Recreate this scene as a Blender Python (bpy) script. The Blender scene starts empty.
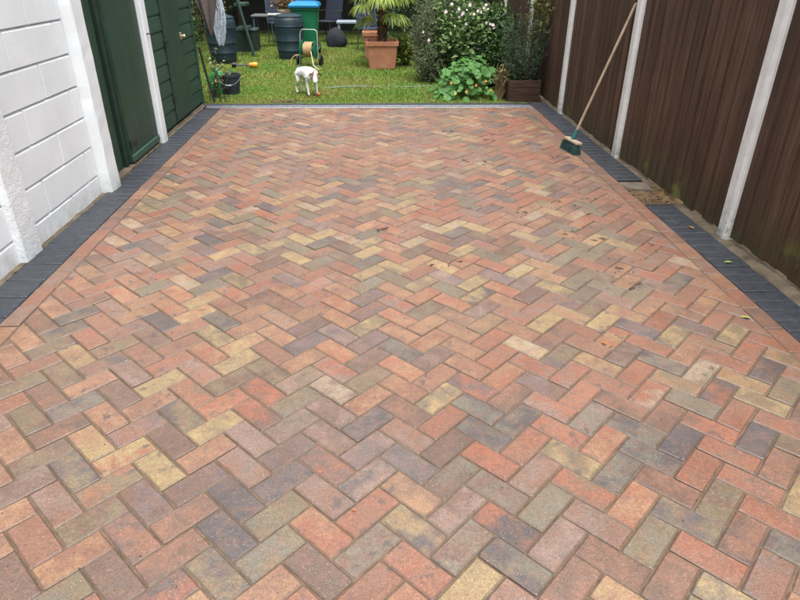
import bpy, math, random
import numpy as np
from mathutils import Vector, Matrix
random.seed(7); rng = np.random.default_rng(7)
sc = bpy.context.scene
C = sc.collection
R = math.radians
U = 0.1015                       # paving module in metres

# ------------------------------------------------------------ camera
F, PIT, ROLL, YAW, HC = 615.8, 0.50134, 0.00696, 0.046684, 1.534
cam = bpy.data.cameras.new('camera'); co = bpy.data.objects.new('camera', cam); C.objects.link(co)
cam.sensor_width = 36; cam.lens = F/800*36; cam.clip_start = .05; cam.clip_end = 400
cp, sp, cy, sy = math.cos(PIT), math.sin(PIT), math.cos(YAW), math.sin(YAW)
fwd = Vector((sy*cp, cy*cp, -sp)); rt = Vector((cy, -sy, 0)); dn = -Vector((sy*sp, cy*sp, cp))
cr, sr = math.cos(ROLL), math.sin(ROLL)
ex = cr*rt - sr*dn; ey = sr*rt + cr*dn
M = Matrix((ex, -ey, -fwd)).transposed().to_4x4(); M.translation = (0, 0, HC)
co.matrix_world = M
sc.camera = co

# ------------------------------------------------------------ light
SUN_EL, SUN_AZ = 72, 165        # degrees; azimuth clockwise from +Y
w = bpy.data.worlds.new('World'); sc.world = w; w.use_nodes = True
nt = w.node_tree; bg = nt.nodes['Background']
sky = nt.nodes.new('ShaderNodeTexSky'); sky.sky_type = 'NISHITA'; sky.sun_disc = False
sky.sun_elevation = R(SUN_EL); sky.sun_rotation = R(SUN_AZ); sky.air_density = 1.0; sky.dust_density = 6; sky.ozone_density = .6
hsv = nt.nodes.new('ShaderNodeHueSaturation'); hsv.inputs['Saturation'].default_value = .30
nt.links.new(sky.outputs[0], hsv.inputs['Color']); nt.links.new(hsv.outputs[0], bg.inputs[0])
bg.inputs[1].default_value = .15
sl = bpy.data.lights.new('sun', 'SUN'); so = bpy.data.objects.new('sun', sl); C.objects.link(so)
sl.energy = 1.35; sl.angle = R(38); sl.color = (1, .985, .96)
d = Vector((math.sin(R(SUN_AZ))*math.cos(R(SUN_EL)), math.cos(R(SUN_AZ))*math.cos(R(SUN_EL)), math.sin(R(SUN_EL))))
so.rotation_euler = d.to_track_quat('Z', 'Y').to_euler()
sc.view_settings.view_transform = 'Standard'; sc.view_settings.look = 'None'
sc.view_settings.exposure = 1.05; sc.view_settings.gamma = 1
sc.render.engine = 'CYCLES'

# ------------------------------------------------------------ helpers
def lin(c):
    return tuple(((v/255)/12.92 if v/255 <= .04045 else ((v/255+.055)/1.055)**2.4) for v in c)

class NT:
    def __init__(s, name):
        s.m = bpy.data.materials.new(name); s.m.use_nodes = True
        s.t = s.m.node_tree; s.b = s.t.nodes['Principled BSDF']
    def n(s, typ, **kw):
        o = s.t.nodes.new(typ)
        for k, v in kw.items():
            if k.startswith('i_'):
                o.inputs[k[2:].replace('_', ' ')].default_value = v
            else: setattr(o, k, v)
        return o
    def l(s, a, b): s.t.links.new(a, b)
    def noise(s, scale, detail=4, rough=.55, vec=None, sc3=None):
        o = s.n('ShaderNodeTexNoise'); o.inputs['Scale'].default_value = scale
        o.inputs['Detail'].default_value = detail; o.inputs['Roughness'].default_value = rough
        if vec is None: vec = s.pos()
        if sc3:
            mp = s.n('ShaderNodeMapping'); mp.inputs['Scale'].default_value = sc3
            s.l(vec, mp.inputs[0]); vec = mp.outputs[0]
        s.l(vec, o.inputs['Vector']); return o.outputs['Fac']
    def pos(s):
        if not hasattr(s, 'g'): s.g = s.n('ShaderNodeNewGeometry')
        return s.g.outputs['Position']
    def isl(s):
        s.pos(); return s.g.outputs['Random Per Island']
    def ramp(s, fac, stops):
        o = s.n('ShaderNodeValToRGB'); e = o.color_ramp.elements
        while len(e) > 1: e.remove(e[-1])
        for i, (p, c) in enumerate(stops):
            q = e[0] if i == 0 else e.new(p)
            q.position = p; q.color = (*c, 1) if not isinstance(c, (int, float)) else (c, c, c, 1)
        s.l(fac, o.inputs[0]); return o.outputs[0]
    def mix(s, f, a, b, mode='MIX'):
        o = s.n('ShaderNodeMix', data_type='RGBA', blend_type=mode)
        for v, i in ((f, 0), (a, 6), (b, 7)):
            if isinstance(v, (int, float)): o.inputs[i].default_value = v if i == 0 else (v, v, v, 1)
            elif isinstance(v, tuple): o.inputs[i].default_value = (*v, 1)
            else: s.l(v, o.inputs[i])
        return o.outputs[2]
    def math(s, op, a, b=0., c=None):
        o = s.n('ShaderNodeMath', operation=op)
        for i, v in enumerate((a, b, c)):
            if v is None: continue
            if isinstance(v, (int, float)): o.inputs[i].default_value = v
            else: s.l(v, o.inputs[i])
        return o.outputs[0]
    def bump(s, h, strength=.3, dist=.01):
        o = s.n('ShaderNodeBump'); o.inputs['Strength'].default_value = strength
        o.inputs['Distance'].default_value = dist
        s.l(h, o.inputs['Height']); s.l(o.outputs[0], s.b.inputs['Normal'])
    def base(s, c):
        if isinstance(c, tuple): s.b.inputs['Base Color'].default_value = (*c, 1)
        else: s.l(c, s.b.inputs['Base Color'])
    def rough(s, r, spec=None):
        if isinstance(r, (int, float)): s.b.inputs['Roughness'].default_value = r
        else: s.l(r, s.b.inputs['Roughness'])
        if spec is not None: s.b.inputs['Specular IOR Level'].default_value = spec

def mat_plain(name, col, rough=.6, var=.25, scale=12, bump=.15, bs=90, spec=.4, metal=0, stretch=None):
    m = NT(name)
    dark = tuple(v*(1-var) for v in col); lite = tuple(min(1, v*(1+var)) for v in col)
    n = m.noise(scale, 5, .6, sc3=stretch)
    m.base(m.ramp(n, [(.3, dark), (.7, lite)]))
    m.rough(rough, spec); m.b.inputs['Metallic'].default_value = metal
    if bump: m.bump(m.noise(bs, 3, .6, sc3=stretch), bump, .004)
    return m.m

def mat_leaf(name, cols, rough=.55, transl=.25):
    m = NT(name)
    st = [(i/(max(1, len(cols)-1))*.9+.05, c) for i, c in enumerate(cols)]
    c = m.ramp(m.isl(), st)
    c = m.mix(.5, c, m.ramp(m.noise(2.5, 2), [(.3, .55), (.7, 1.3)]), 'MULTIPLY')
    m.base(c); m.rough(rough, .3)
    tr = m.n('ShaderNodeBsdfTranslucent'); m.l(c, tr.inputs[0])
    mx = m.n('ShaderNodeMixShader'); mx.inputs[0].default_value = transl
    m.l(m.b.outputs[0], mx.inputs[1]); m.l(tr.outputs[0], mx.inputs[2])
    m.l(mx.outputs[0], m.t.nodes['Material Output'].inputs[0])
    return m.m

def tag(o, label=None, cat=None, group=None, kind=None):
    if label: o['label'] = label
    if cat: o['category'] = cat
    if group: o['group'] = group
    if kind: o['kind'] = kind
    return o

class MB:
    def __init__(s): s.v = []; s.f = []
    def add(s, v, f):
        n = len(s.v); s.v += [tuple(p) for p in v]; s.f += [tuple(i+n for i in q) for q in f]; return s
    def box(s, x0, x1, y0, y1, z0, z1, b=0):
        if b <= 0:
            v = [(x, y, z) for z in (z0, z1) for y in (y0, y1) for x in (x0, x1)]
            f = [(0, 2, 3, 1), (4, 5, 7, 6), (0, 1, 5, 4), (2, 6, 7, 3), (0, 4, 6, 2), (1, 3, 7, 5)]
            return s.add(v, f)
        v = []; 
        X = (x0, x1); Y = (y0, y1); Z = (z0, z1); idx = {}
        for a in (0, 1):
            for c in (0, 1):
                for e in (0, 1):
                    sx, sy_, sz = (1-2*a)*b, (1-2*c)*b, (1-2*e)*b
                    for k, p in enumerate(((X[a], Y[c]+sy_, Z[e]+sz), (X[a]+sx, Y[c], Z[e]+sz), (X[a]+sx, Y[c]+sy_, Z[e]))):
                        idx[a, c, e, k] = len(v); v.append(p)
        f = []
        for a in (0, 1):
            f.append([idx[a, c, e, 0] for c, e in ((0, 0), (1, 0), (1, 1), (0, 1))])
            f.append([idx[c, a, e, 1] for c, e in ((0, 0), (1, 0), (1, 1), (0, 1))])
            f.append([idx[c, e, a, 2] for c, e in ((0, 0), (1, 0), (1, 1), (0, 1))])
        for c in (0, 1):
            for e in (0, 1):
                f.append([idx[0, c, e, 1], idx[1, c, e, 1], idx[1, c, e, 2], idx[0, c, e, 2]])
                f.append([idx[c, 0, e, 0], idx[c, 1, e, 0], idx[c, 1, e, 2], idx[c, 0, e, 2]])
                f.append([idx[c, e, 0, 0], idx[c, e, 1, 0], idx[c, e, 1, 1], idx[c, e, 0, 1]])
                for a in (0, 1): f.append([idx[a, c, e, k] for k in (0, 1, 2)])
        cen = np.array([(x0+x1)/2, (y0+y1)/2, (z0+z1)/2])
        for q in f:
            p = [np.array(v[i]) for i in q]
            if np.dot(np.cross(p[1]-p[0], p[2]-p[0]), sum(p)/len(p)-cen) < 0: q.reverse()
        return s.add(v, f)
    def tube(s, pts, r, n=6, cap=True):
        pts = [Vector(p) for p in pts]; rs = r if isinstance(r, (list, tuple)) else [r]*len(pts)
        v = []; f = []; up = None
        for i, p in enumerate(pts):
            t = (pts[min(i+1, len(pts)-1)]-pts[max(i-1, 0)]).normalized()
            if up is None: up = Vector((0, 0, 1)) if abs(t.z) < .9 else Vector((1, 0, 0))
            a = t.cross(up).normalized(); b = a.cross(t); up = b
            for k in range(n):
                q = 2*math.pi*k/n
                v.append(p+rs[i]*(math.cos(q)*a+math.sin(q)*b))
        for i in range(len(pts)-1):
            for k in range(n):
                f.append((i*n+k, i*n+(k+1) % n, (i+1)*n+(k+1) % n, (i+1)*n+k))
        if cap:
            f.append(tuple(range(n))[::1]); f.append(tuple(reversed(range((len(pts)-1)*n, len(pts)*n))))
        return s.add(v, f)
    def lathe(s, prof, c=(0, 0, 0), n=24, axis='Z', close=False):
        v = []; f = []
        for r, h in prof:
            for k in range(n):
                q = 2*math.pi*k/n; a, b = r*math.cos(q), r*math.sin(q)
                p = (a, b, h) if axis == 'Z' else ((h, a, b) if axis == 'X' else (a, h, b))
                v.append((p[0]+c[0], p[1]+c[1], p[2]+c[2]))
        m = len(prof)
        for i in range(m-1 if not close else m):
            for k in range(n):
                j = (i+1) % m
                f.append((i*n+k, i*n+(k+1) % n, j*n+(k+1) % n, j*n+k))
        return s.add(v, f)
    def build(s, name, mat, parent=None, smooth=False, loc=None):
        me = bpy.data.meshes.new(name); me.from_pydata(s.v, [], s.f); me.materials.append(mat)
        if smooth:
            me.polygons.foreach_set('use_smooth', [True]*len(me.polygons))
            try: me.set_sharp_from_angle(angle=R(40))
            except Exception: pass
        me.update()
        o = bpy.data.objects.new(name, me); C.objects.link(o)
        if parent: o.parent = parent
        if loc: o.location = loc
        return o

def empty(name, loc, label, cat, group=None, rz=0):
    o = bpy.data.objects.new(name, None); C.objects.link(o); o.location = loc; o.rotation_euler.z = rz
    o.empty_display_size = .1
    return tag(o, label, cat, group)

def np_mesh(name, V, faces_per, mat, parent=None, smooth=False):
    """V: (N, k, 3) vertices of N pieces; faces_per: list of faces over the k vertices"""
    N, k, _ = V.shape
    tot = []; 
    for q in faces_per: tot.append(len(q))
    loops = np.concatenate([np.array(q) for q in faces_per])
    L = (loops[None, :]+np.arange(N)[:, None]*k).ravel()
    starts = np.concatenate([[0], np.cumsum(tot)[:-1]])
    S = (starts[None, :]+np.arange(N)[:, None]*sum(tot)).ravel()
    me = bpy.data.meshes.new(name)
    me.vertices.add(N*k); me.vertices.foreach_set('co', V.astype(np.float32).ravel())
    me.loops.add(len(L)); me.loops.foreach_set('vertex_index', L.astype(np.int32))
    me.polygons.add(len(S)); me.polygons.foreach_set('loop_start', S.astype(np.int32))
    me.polygons.foreach_set('loop_total', np.tile(np.array(tot, np.int32), N))
    if smooth: me.polygons.foreach_set('use_smooth', np.ones(len(S), bool))
    me.update(); me.validate(); me.materials.append(mat)
    o = bpy.data.objects.new(name, me); C.objects.link(o)
    if parent: o.parent = parent
    return o

def leaves(name, P, size, mat, parent=None, aspect=2.2, up=.3, droop=.25, jitter=.35, dirs=None):
    """leaf-shaped bent faces at points P"""
    N = len(P)
    d = rng.normal(size=(N, 3)) if dirs is None else dirs+rng.normal(size=(N, 3))*.4
    d[:, 2] = d[:, 2]*.6+up; d /= np.linalg.norm(d, axis=1)[:, None]
    s = np.cross(d, rng.normal(size=(N, 3))*.6+np.array([0, 0, 1.])); s /= np.linalg.norm(s, axis=1)[:, None]+1e-9
    L = size*(1+jitter*rng.normal(size=N)).clip(.4, 1.8); W = L/aspect
    nrm = np.cross(s, d)
    V = np.zeros((N, 6, 3))
    def at(a, b, c): return P+d*(L*a)[:, None]+s*(W*b)[:, None]+nrm*(L*c)[:, None]
    V[:, 0] = at(0, 0, 0); V[:, 1] = at(.4, .5, .06); V[:, 2] = at(.75, .33, -.05-droop*.3)
    V[:, 3] = at(1, 0, -droop); V[:, 4] = at(.75, -.33, -.05-droop*.3); V[:, 5] = at(.4, -.5, .06)
    return tag(np_mesh(name, V, [(0, 1, 2, 3), (0, 3, 4, 5)], mat, parent), kind='stuff')

def blob_points(N, blobs, shell=.55):
    """points in a union of ellipsoids (cx,cy,cz,rx,ry,rz,weight), denser towards their surface"""
    wt = np.array([b[6] for b in blobs], float); wt /= wt.sum()
    k = rng.choice(len(blobs), N, p=wt); B = np.array(blobs)[k]
    d = rng.normal(size=(N, 3)); d /= np.linalg.norm(d, axis=1)[:, None]
    r = shell+(1-shell)*rng.random(N)**.6
    r *= 1+.12*rng.normal(size=N)
    return B[:, :3]+d*B[:, 3:6]*r[:, None]

# ------------------------------------------------------------ paving materials
def brick_material():
    m = NT('block_paving')
    a = m.n('ShaderNodeAttribute', attribute_name='c1'); b = m.n('ShaderNodeAttribute', attribute_name='c2')
    r = m.n('ShaderNodeAttribute', attribute_name='rnd')
    off = m.n('ShaderNodeVectorMath', operation='MULTIPLY_ADD')
    m.l(r.outputs['Vector'], off.inputs[0]); off.inputs[1].default_value = (37, 37, 37); m.l(m.pos(), off.inputs[2])
    v = off.outputs[0]
    cloud = m.noise(11, 3, .6, vec=v)
    f = m.ramp(cloud, [(.40, 0.), (.62, 1.)])
    c = m.mix(f, a.outputs['Color'], b.outputs['Color'])
    warm = m.ramp(m.noise(24, 5, .75, vec=v), [(.46, 0.), (.60, .42)])
    c = m.mix(warm, c, (.185, .088, .055))
    cool = m.ramp(m.noise(17, 6, .75, vec=m.pos()), [(.54, 0.), (.68, .45)])
    c = m.mix(cool, c, (.085, .078, .072))
    c = m.mix(.85, c, m.ramp(m.noise(75, 6, .8, vec=v), [(.28, .55), (.5, 1.), (.72, 1.34)]), 'MULTIPLY')
    c = m.mix(.55, c, m.ramp(m.noise(4.0, 5, .7), [(.3, .78), (.5, 1.), (.7, 1.16)]), 'MULTIPLY')
    # sandy haze of kiln-dried sand left on the faces, in drifts
    dust = m.ramp(m.noise(1.1, 4, .6), [(.35, .0), (.75, .26)])
    c = m.mix(dust, c, (.24, .185, .14))
    edge = m.ramp(m.noise(240, 2, .5, vec=v), [(.35, .80), (.6, 1.06)])
    c = m.mix(.8, c, edge, 'MULTIPLY')
    c = m.mix(.9, c, m.ramp(m.noise(190, 4, .75, vec=v), [(.30, .55), (.5, 1.), (.70, 1.4)]), 'MULTIPLY')
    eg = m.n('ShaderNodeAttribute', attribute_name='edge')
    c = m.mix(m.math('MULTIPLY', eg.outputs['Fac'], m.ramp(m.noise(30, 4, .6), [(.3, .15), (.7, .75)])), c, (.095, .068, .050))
    # pale flecks of sand and aggregate
    vo = m.n('ShaderNodeTexVoronoi', feature='F1'); vo.inputs['Scale'].default_value = 160; m.l(v, vo.inputs['Vector'])
    sel = m.n('ShaderNodeSeparateColor'); m.l(vo.outputs['Color'], sel.inputs[0])
    fl = m.math('MULTIPLY', m.math('LESS_THAN', vo.outputs['Distance'], .20), m.math('GREATER_THAN', sel.outputs[0], .91))
    c = m.mix(m.math('MULTIPLY', fl, .6), c, (.58, .51, .43))
    # dark damp prints, mostly in the middle right of the drive
    sx = m.n('ShaderNodeSeparateXYZ'); m.l(m.pos(), sx.inputs[0])
    st = m.noise(17, 3, .55); reg = m.ramp(m.noise(1.3, 3), [(.46, 0.), (.58, 1.)])
    spot = m.math('MULTIPLY', m.ramp(st, [(.61, 0.), (.66, 1.)]), reg)
    c = m.mix(m.math('MULTIPLY', spot, .72), c, (.075, .055, .05))
    m.base(c)
    m.rough(m.ramp(m.noise(9, 5, .7), [(.35, .36), (.65, .62)]), .65)
    h = m.math('ADD', m.math('MULTIPLY', m.noise(260, 3, .65, vec=v), 1.), m.math('MULTIPLY', m.noise(45, 3, .6, vec=v), .8))
    m.bump(h, .55, .0035)
    return m.m

M_BRICK = brick_material()

def sand_mat():
    m = NT('joint_sand')
    c = m.ramp(m.noise(14, 5, .65), [(.3, (.085, .060, .042)), (.7, (.19, .135, .09))])
    c = m.mix(.6, c, m.ramp(m.noise(300, 2), [(.3, .6), (.7, 1.2)]), 'MULTIPLY')
    m.base(c); m.rough(.9, .2); m.bump(m.noise(350, 3, .7), .6, .003)
    return m.m
M_SAND = sand_mat()

def clip(poly, a, b, c):          # keep a*x+b*y<=c
    out = []
    for i in range(len(poly)):
        p, q = poly[i], poly[(i+1) % len(poly)]
        dp, dq = a*p[0]+b*p[1]-c, a*q[0]+b*q[1]-c
        if dp <= 0: out.append(p)
        if (dp < 0 < dq) or (dq < 0 < dp):
            t = dp/(dp-dq); out.append((p[0]+t*(q[0]-p[0]), p[1]+t*(q[1]-p[1])))
    return out
def area(p): return .5*sum(p[i-1][0]*p[i][1]-p[i][0]*p[i-1][1] for i in range(len(p)))
def inset(p, d):
    n = len(p); out = []
    for i in range(n):
        a, b, c = p[i-1], p[i], p[(i+1) % n]
        u = Vector((b[0]-a[0], b[1]-a[1])); v = Vector((c[0]-b[0], c[1]-b[1]))
        if u.length < 1e-6 or v.length < 1e-6: out.append(b); continue
        u.normalize(); v.normalize()
        n1 = Vector((-u.y, u.x)); n2 = Vector((-v.y, v.x)); k = 1+n1.dot(n2)
        if k < .15: k = .15
        q = Vector(b)+(n1+n2)*(d/k); out.append((q.x, q.y))
    return out
def corner_cut(p, t):
    out = []
    n = len(p)
    for i in range(n):
        b = Vector(p[i]); a = Vector(p[i-1]); c = Vector(p[(i+1) % n])
        la, lc = (a-b).length, (c-b).length
        if la < 3*t or lc < 3*t: out.append(tuple(b)); continue
        out.append(tuple(b+(a-b)*(t/la))); out.append(tuple(b+(c-b)*(t/lc)))
    return out

def paver(poly, cut=.006, ch=.0052, top=0., zj=.0016):
    """a paving block from its outline: chamfered top, sides below"""
    if area(poly) < 0: poly = poly[::-1]
    p = corner_cut(poly, cut) if cut else list(poly)
    p = [(x+random.gauss(0, .0006), y+random.gauss(0, .0006)) for x, y in p]
    q = inset(p, ch); n = len(p)
    cx = sum(a[0] for a in p)/n; cy_ = sum(a[1] for a in p)/n
    tx, ty, h = random.gauss(0, .009), random.gauss(0, .009), top+random.gauss(0, zj*.8)
    z = lambda x, y: h+(x-cx)*tx+(y-cy_)*ty
    v = [(x, y, z(x, y)) for x, y in q]+[(x, y, z(x, y)-.0045) for x, y in p]+[(x, y, -.045) for x, y in p]
    f = [tuple(range(n))]
    for i in range(n):
        j = (i+1) % n
        f.append((n+i, n+j, j, i)); f.append((2*n+i, 2*n+j, n+j, n+i))
    return v, f

def set_attrs(me, counts, cols):
    for nm, key in (('c1', 0), ('c2', 1), ('rnd', 2)):
        at = me.attributes.new(nm, 'FLOAT_COLOR', 'FACE')
        arr = np.concatenate([np.tile(np.array([*c[key], 1.], np.float32), n) for n, c in zip(counts, cols)])
        at.data.foreach_set('color', arr)
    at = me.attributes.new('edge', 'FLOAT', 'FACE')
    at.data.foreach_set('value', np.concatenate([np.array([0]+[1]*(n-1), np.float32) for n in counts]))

PAL = dict(R=(186, 112, 82), O=(194, 146, 106), T=(166, 116, 92), B=(120, 94, 82), K=(164, 138, 126), G=(142, 130, 98),
           S=(130, 130, 114), D=(78, 83, 92), Y=(198, 172, 118), P=(124, 110, 113), W=(203, 184, 156))
def tone(c):
    c = lin(c); g = (.31, .195, .135); return tuple(.53*(v*.76+g[i]*.24) for i, v in enumerate(c))
PAL = {k: tone(c) for k, c in PAL.items()}
SPEC = '''-2,5YR -4,7BG -1,3YY -3,5DG -1,2BP -3,4GR -5,6BK -2,2BP -4,4TK -2,1TB -4,3GB -3,1TD -5,3TT -3,0TB -5,2TO -4,0BB -6,2BB -4,-1DR -5,1GD -6,5OT
2,1PB 0,3TO 3,-1RP 1,1KT 3,-2KD 1,0DP -2,2BP 2,-2TK 0,0DD 2,-3RT 0,-1GS 1,-3RO -1,-1DD 1,-4BS -1,-2GS 0,-4BB -2,-2DG 0,-5TR -2,-3OT -1,-5RT
9,-7YG 7,-5RR 5,-3PD 7,-6KT 5,-4BS 8,-8RG 6,-6SB 4,-4OB 6,-7GS 4,-5KB 7,-9KT 5,-7RD 3,-5DY 5,-8KB 3,-6BS 4,-8SD 2,-6RT 4,-9TB 2,-7YY
13,-11TR 11,-9DS 13,-12TB 11,-10TR 9,-8SD 12,-12RT 10,-10TB 10,-11GB 8,-9RO 11,-13RT 9,-11GD 9,-12BT 7,-10GS 8,-12TR 6,-10BT 8,-13TK 6,-11TB 12,-13YG 10,-14SD 7,-13SY
5,12OY 3,14TO 1,16DG -1,18TO 4,12DD 2,14TR 0,16TB 4,11TT 2,13TP 0,15GD 3,11BG 1,13RT -1,15TO 3,10TT 1,12TG -1,14GB 2,10TT 0,12YO -2,14TO 2,9RT 0,11TD -2,13TT 3,7KT 1,9KB -1,11BG 1,8YY -1,10OT -3,12GB 2,6RG 0,8BB -2,10TB 0,7TO -2,9SD -4,11TR 1,5GD -1,7OT -3,9BG -1,6TP -3,8TB 0,4BB -2,6YO -4,8TO
11,6PT 9,8TO 7,10TO 12,4RO 10,6OT 8,8KO 6,10SD 10,5YG 8,7BP 6,9TO 11,3TO 9,5PK 7,7TO 5,9YG 9,4BP 7,6PD 5,8YO 10,2SD 8,4OR 6,6TT 4,8RO 8,3BK 6,5OT 4,7YG 7,3KR 5,5BG 7,2GB 5,4KG 3,6BG 6,2WK 4,4RB 6,1TO 4,3SG 2,5RO 5,1KB 3,3BR 5,0PD 3,2KS 1,4YG 4,0KB 2,2KK 4,-1PK
18,-2YO 16,0KR 14,2BO 16,-1YY 14,1GO 12,3OR 17,-3TR 15,-1OT 13,1OT 15,-2TB 13,0RT 11,2OR 16,-4TT 14,-2WY 12,0OT 14,-3GP 12,-1TR 10,1BK 15,-5TY 13,-3KR 11,-1OT 9,1RO 13,-4KR 11,-2OR 9,0TO 12,-4PB 10,-2RP 8,0TO 12,-5TR 10,-3BT 8,-1GY 11,-5KR 9,-3SD 7,-1BT 11,-6SK 9,-4DS 7,-2RT 10,-6RT 8,-4DS 6,-2KT 8,-5RT 6,-3BB 10,-7RT
24,-8KT 22,-6BO 20,-4YT 24,-9TT 22,-7RT 20,-5RT 18,-3YY 23,-9TT 21,-7PB 19,-5PD 21,-8GY 19,-6GY 17,-4RY 22,-10RT 20,-8TG 18,-6TR 20,-9RT 18,-7TO 16,-5KB 21,-11GO 19,-9RT 17,-7SD 19,-10BD 17,-8WG 15,-6RR 18,-10YO 16,-8GO 14,-6RT 18,-11GS 16,-9DR 14,-7WR 17,-11YG 15,-9SG 13,-7TB 15,-10TR 13,-8BT 16,-12TR 14,-10RB 12,-8SD 14,-11DD 12,-9DD 10,-7RO
13,13YY 15,15YY 16,15YY 13,12GS 11,14BB 11,11PK 11,19DD 8,15DP 9,13YG 8,12RO 7,11OT 11,10RK 10,10OT 9,9TB 12,8OT 9,8TO 12,11RT 13,8GS 12,7BP 14,9YG 15,10DS 16,11YY 17,12GY 18,13GS 15,11BG 14,10RT 13,9TO 14,14GS 15,14SD 14,13TB 14,21GG 15,19SG 16,20RO 19,19WY 17,17SK 13,16YG 16,8YG
22,10YW 24,8YY 19,10YW 21,8BP 20,7YG 19,6OR 17,5PK 17,4YG 16,4GS 15,6GY 16,3DY 14,5RO 18,2RO 15,3RO 13,4BG 15,2BK 17,1OT 20,3YW 19,3KP 19,2PK 18,1BP 21,1YO 20,0YG 19,-1TP 17,0KR 22,5GB 25,5YK 23,3KP 24,3RO 23,2SG 22,1BT 21,0SG 20,-1SB 24,0RT 29,4RO 22,9SD 23,10WY 26,9OR 24,12RR 25,12RR 26,13RR 29,9RT 30,9RR'''
COL = {}
for t in SPEC.split():
    a, b = t[:-2].split(','); COL[int(a), int(b)] = t[-2:]
MIXC = ['TO', 'TR', 'TB', 'RT', 'OT', 'TK', 'KB', 'BG', 'GO', 'GS', 'YO', 'YG', 'RO', 'PB', 'SG', 'SD', 'KT', 'RK', 'OR', 'BT', 'WO', 'OY', 'DP']
MIXW = [10, 8, 8, 9, 9, 9, 6, 6, 5, 5, 5, 4, 7, 5, 4, 3, 7, 6, 7, 7, 4, 4, 2]
def colour(code):
    j = random.gauss(1, .06)
    A, B = PAL[code[0]], PAL[code[1]]
    t = random.uniform(.9, 1.1)
    return (tuple(v*j for v in A), tuple(v*j*t for v in B), (random.random(), random.random(), random.random()))

# ------------------------------------------------------------ ground and driveway
XL, XR = -1.80, 1.972            # inner edges of the dark borders
YB = 7.625                       # front edge of the drain
M_EARTH = mat_plain('bare_earth', (.085, .058, .038), .95, .4, 9, .5, 60, .15)
g = MB(); 
NG = 24
gv = [(-90+180*i/NG, -60+180*j/NG, -.09) for j in range(NG+1) for i in range(NG+1)]
g.add(gv, [(j*(NG+1)+i, j*(NG+1)+i+1, (j+1)*(NG+1)+i+1, (j+1)*(NG+1)+i) for j in range(NG) for i in range(NG)])
tag(g.build('ground', M_EARTH), kind='structure')

drv = MB().box(XL, XR, -.6, YB, -.09, -.0062).build('driveway', M_SAND); tag(drv, kind='structure')
OX, OY = -4.21597*U, 13.45274*U
s2 = 1/math.sqrt(2)
def L2W(p, q): return ((p-q)*s2*U+OX, (p+q)*s2*U+OY)
blocks = []
JT = .0021
for a in range(-40, 75):
    for b in range(-50, 75):
        k = (a-b) % 4
        if k > 1: continue
        wq = (a+1, b+2) if k == 0 else (a+2, b+1)
        e = JT/U
        pol = [L2W(a+e, b+e), L2W(wq[0]-e, b+e), L2W(wq[0]-e, wq[1]-e), L2W(a+e, wq[1]-e)]
        cx = sum(p[0] for p in pol)/4; cyy = sum(p[1] for p in pol)/4
        if not (-2.1 < cx < 2.2 and .3 < cyy < YB+.2): continue
        n0 = area(pol)
        pol = clip(pol, -1, 0, -(XL+.1035)); 
        if len(pol) > 2: pol = clip(pol, 1, 0, XR-.1035)
        if len(pol) > 2: pol = clip(pol, 0, 1, YB-.003)
        if len(pol) < 3 or abs(area(pol)) < .0006: continue
        # drop doubled points
        pp = []
        for p in pol:
            if not pp or (Vector(p)-Vector(pp[-1])).length > .003: pp.append(p)
        if (Vector(pp[0])-Vector(pp[-1])).length < .003: pp.pop()
        if len(pp) < 3: continue
        code = COL.get((a, b)) or random.choices(MIXC, MIXW)[0]
        blocks.append((pp, code, len(pp) == 4 and abs(area(pp)) > .018))
for x0, x1, ph in ((XL, XL+.1, .07), (XR-.1, XR, .13)):
    y = .3+ph
    while y < YB-.02:
        y1 = min(y+.2, YB-.003)
        if y1-y > .03:
            blocks.append(([(x0+.002, y+.0015), (x1-.002, y+.0015), (x1-.002, y1-.0015), (x0+.002, y1-.0015)], random.choice(('TR', 'TO', 'TB', 'RT', 'OT', 'TK', 'BT', 'TT', 'KT')), True))
        y = y1+.0025
def shown(pol):                   # rough size in the picture
    x = sum(p[0] for p in pol)/len(pol); y = sum(p[1] for p in pol)/len(pol)
    dd = Vector((x, y, -HC)); z = dd.dot(fwd); u = dd.dot(ex)/z*F; v = dd.dot(ey)/z*F
    if abs(u) > 415 or abs(v) > 315: return 0
    return abs(area(pol))/z**3
blocks.sort(key=lambda t: -shown(t[0]))
def one_block(name, pol, cols, parent, mat, **kw):
    v, f = paver(pol, **kw)
    cx = sum(p[0] for p in pol)/len(pol); cyy = sum(p[1] for p in pol)/len(pol)
    me = bpy.data.meshes.new(name); me.from_pydata([(x-cx, y-cyy, z) for x, y, z in v], [], f)
    me.materials.append(mat)
    if cols: set_attrs(me, [len(f)], [cols])
    o = bpy.data.objects.new(name, me); C.objects.link(o); o.location = (cx, cyy, 0); o.parent = parent
    return o
rest = MB(); cnt = []; rc = []
for i, (pol, code, full) in enumerate(blocks):
    cut = .005 if full else 0
    if i < 300: one_block('brick', pol, colour(code), drv, M_BRICK, cut=cut)
    else:
        v, f = paver(pol, cut=cut); rest.add(v, f); cnt.append(len(f)); rc.append(colour(code))
ro = rest.build('brick_field', M_BRICK, drv); set_attrs(ro.data, cnt, rc); tag(ro, kind='stuff')

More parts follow.
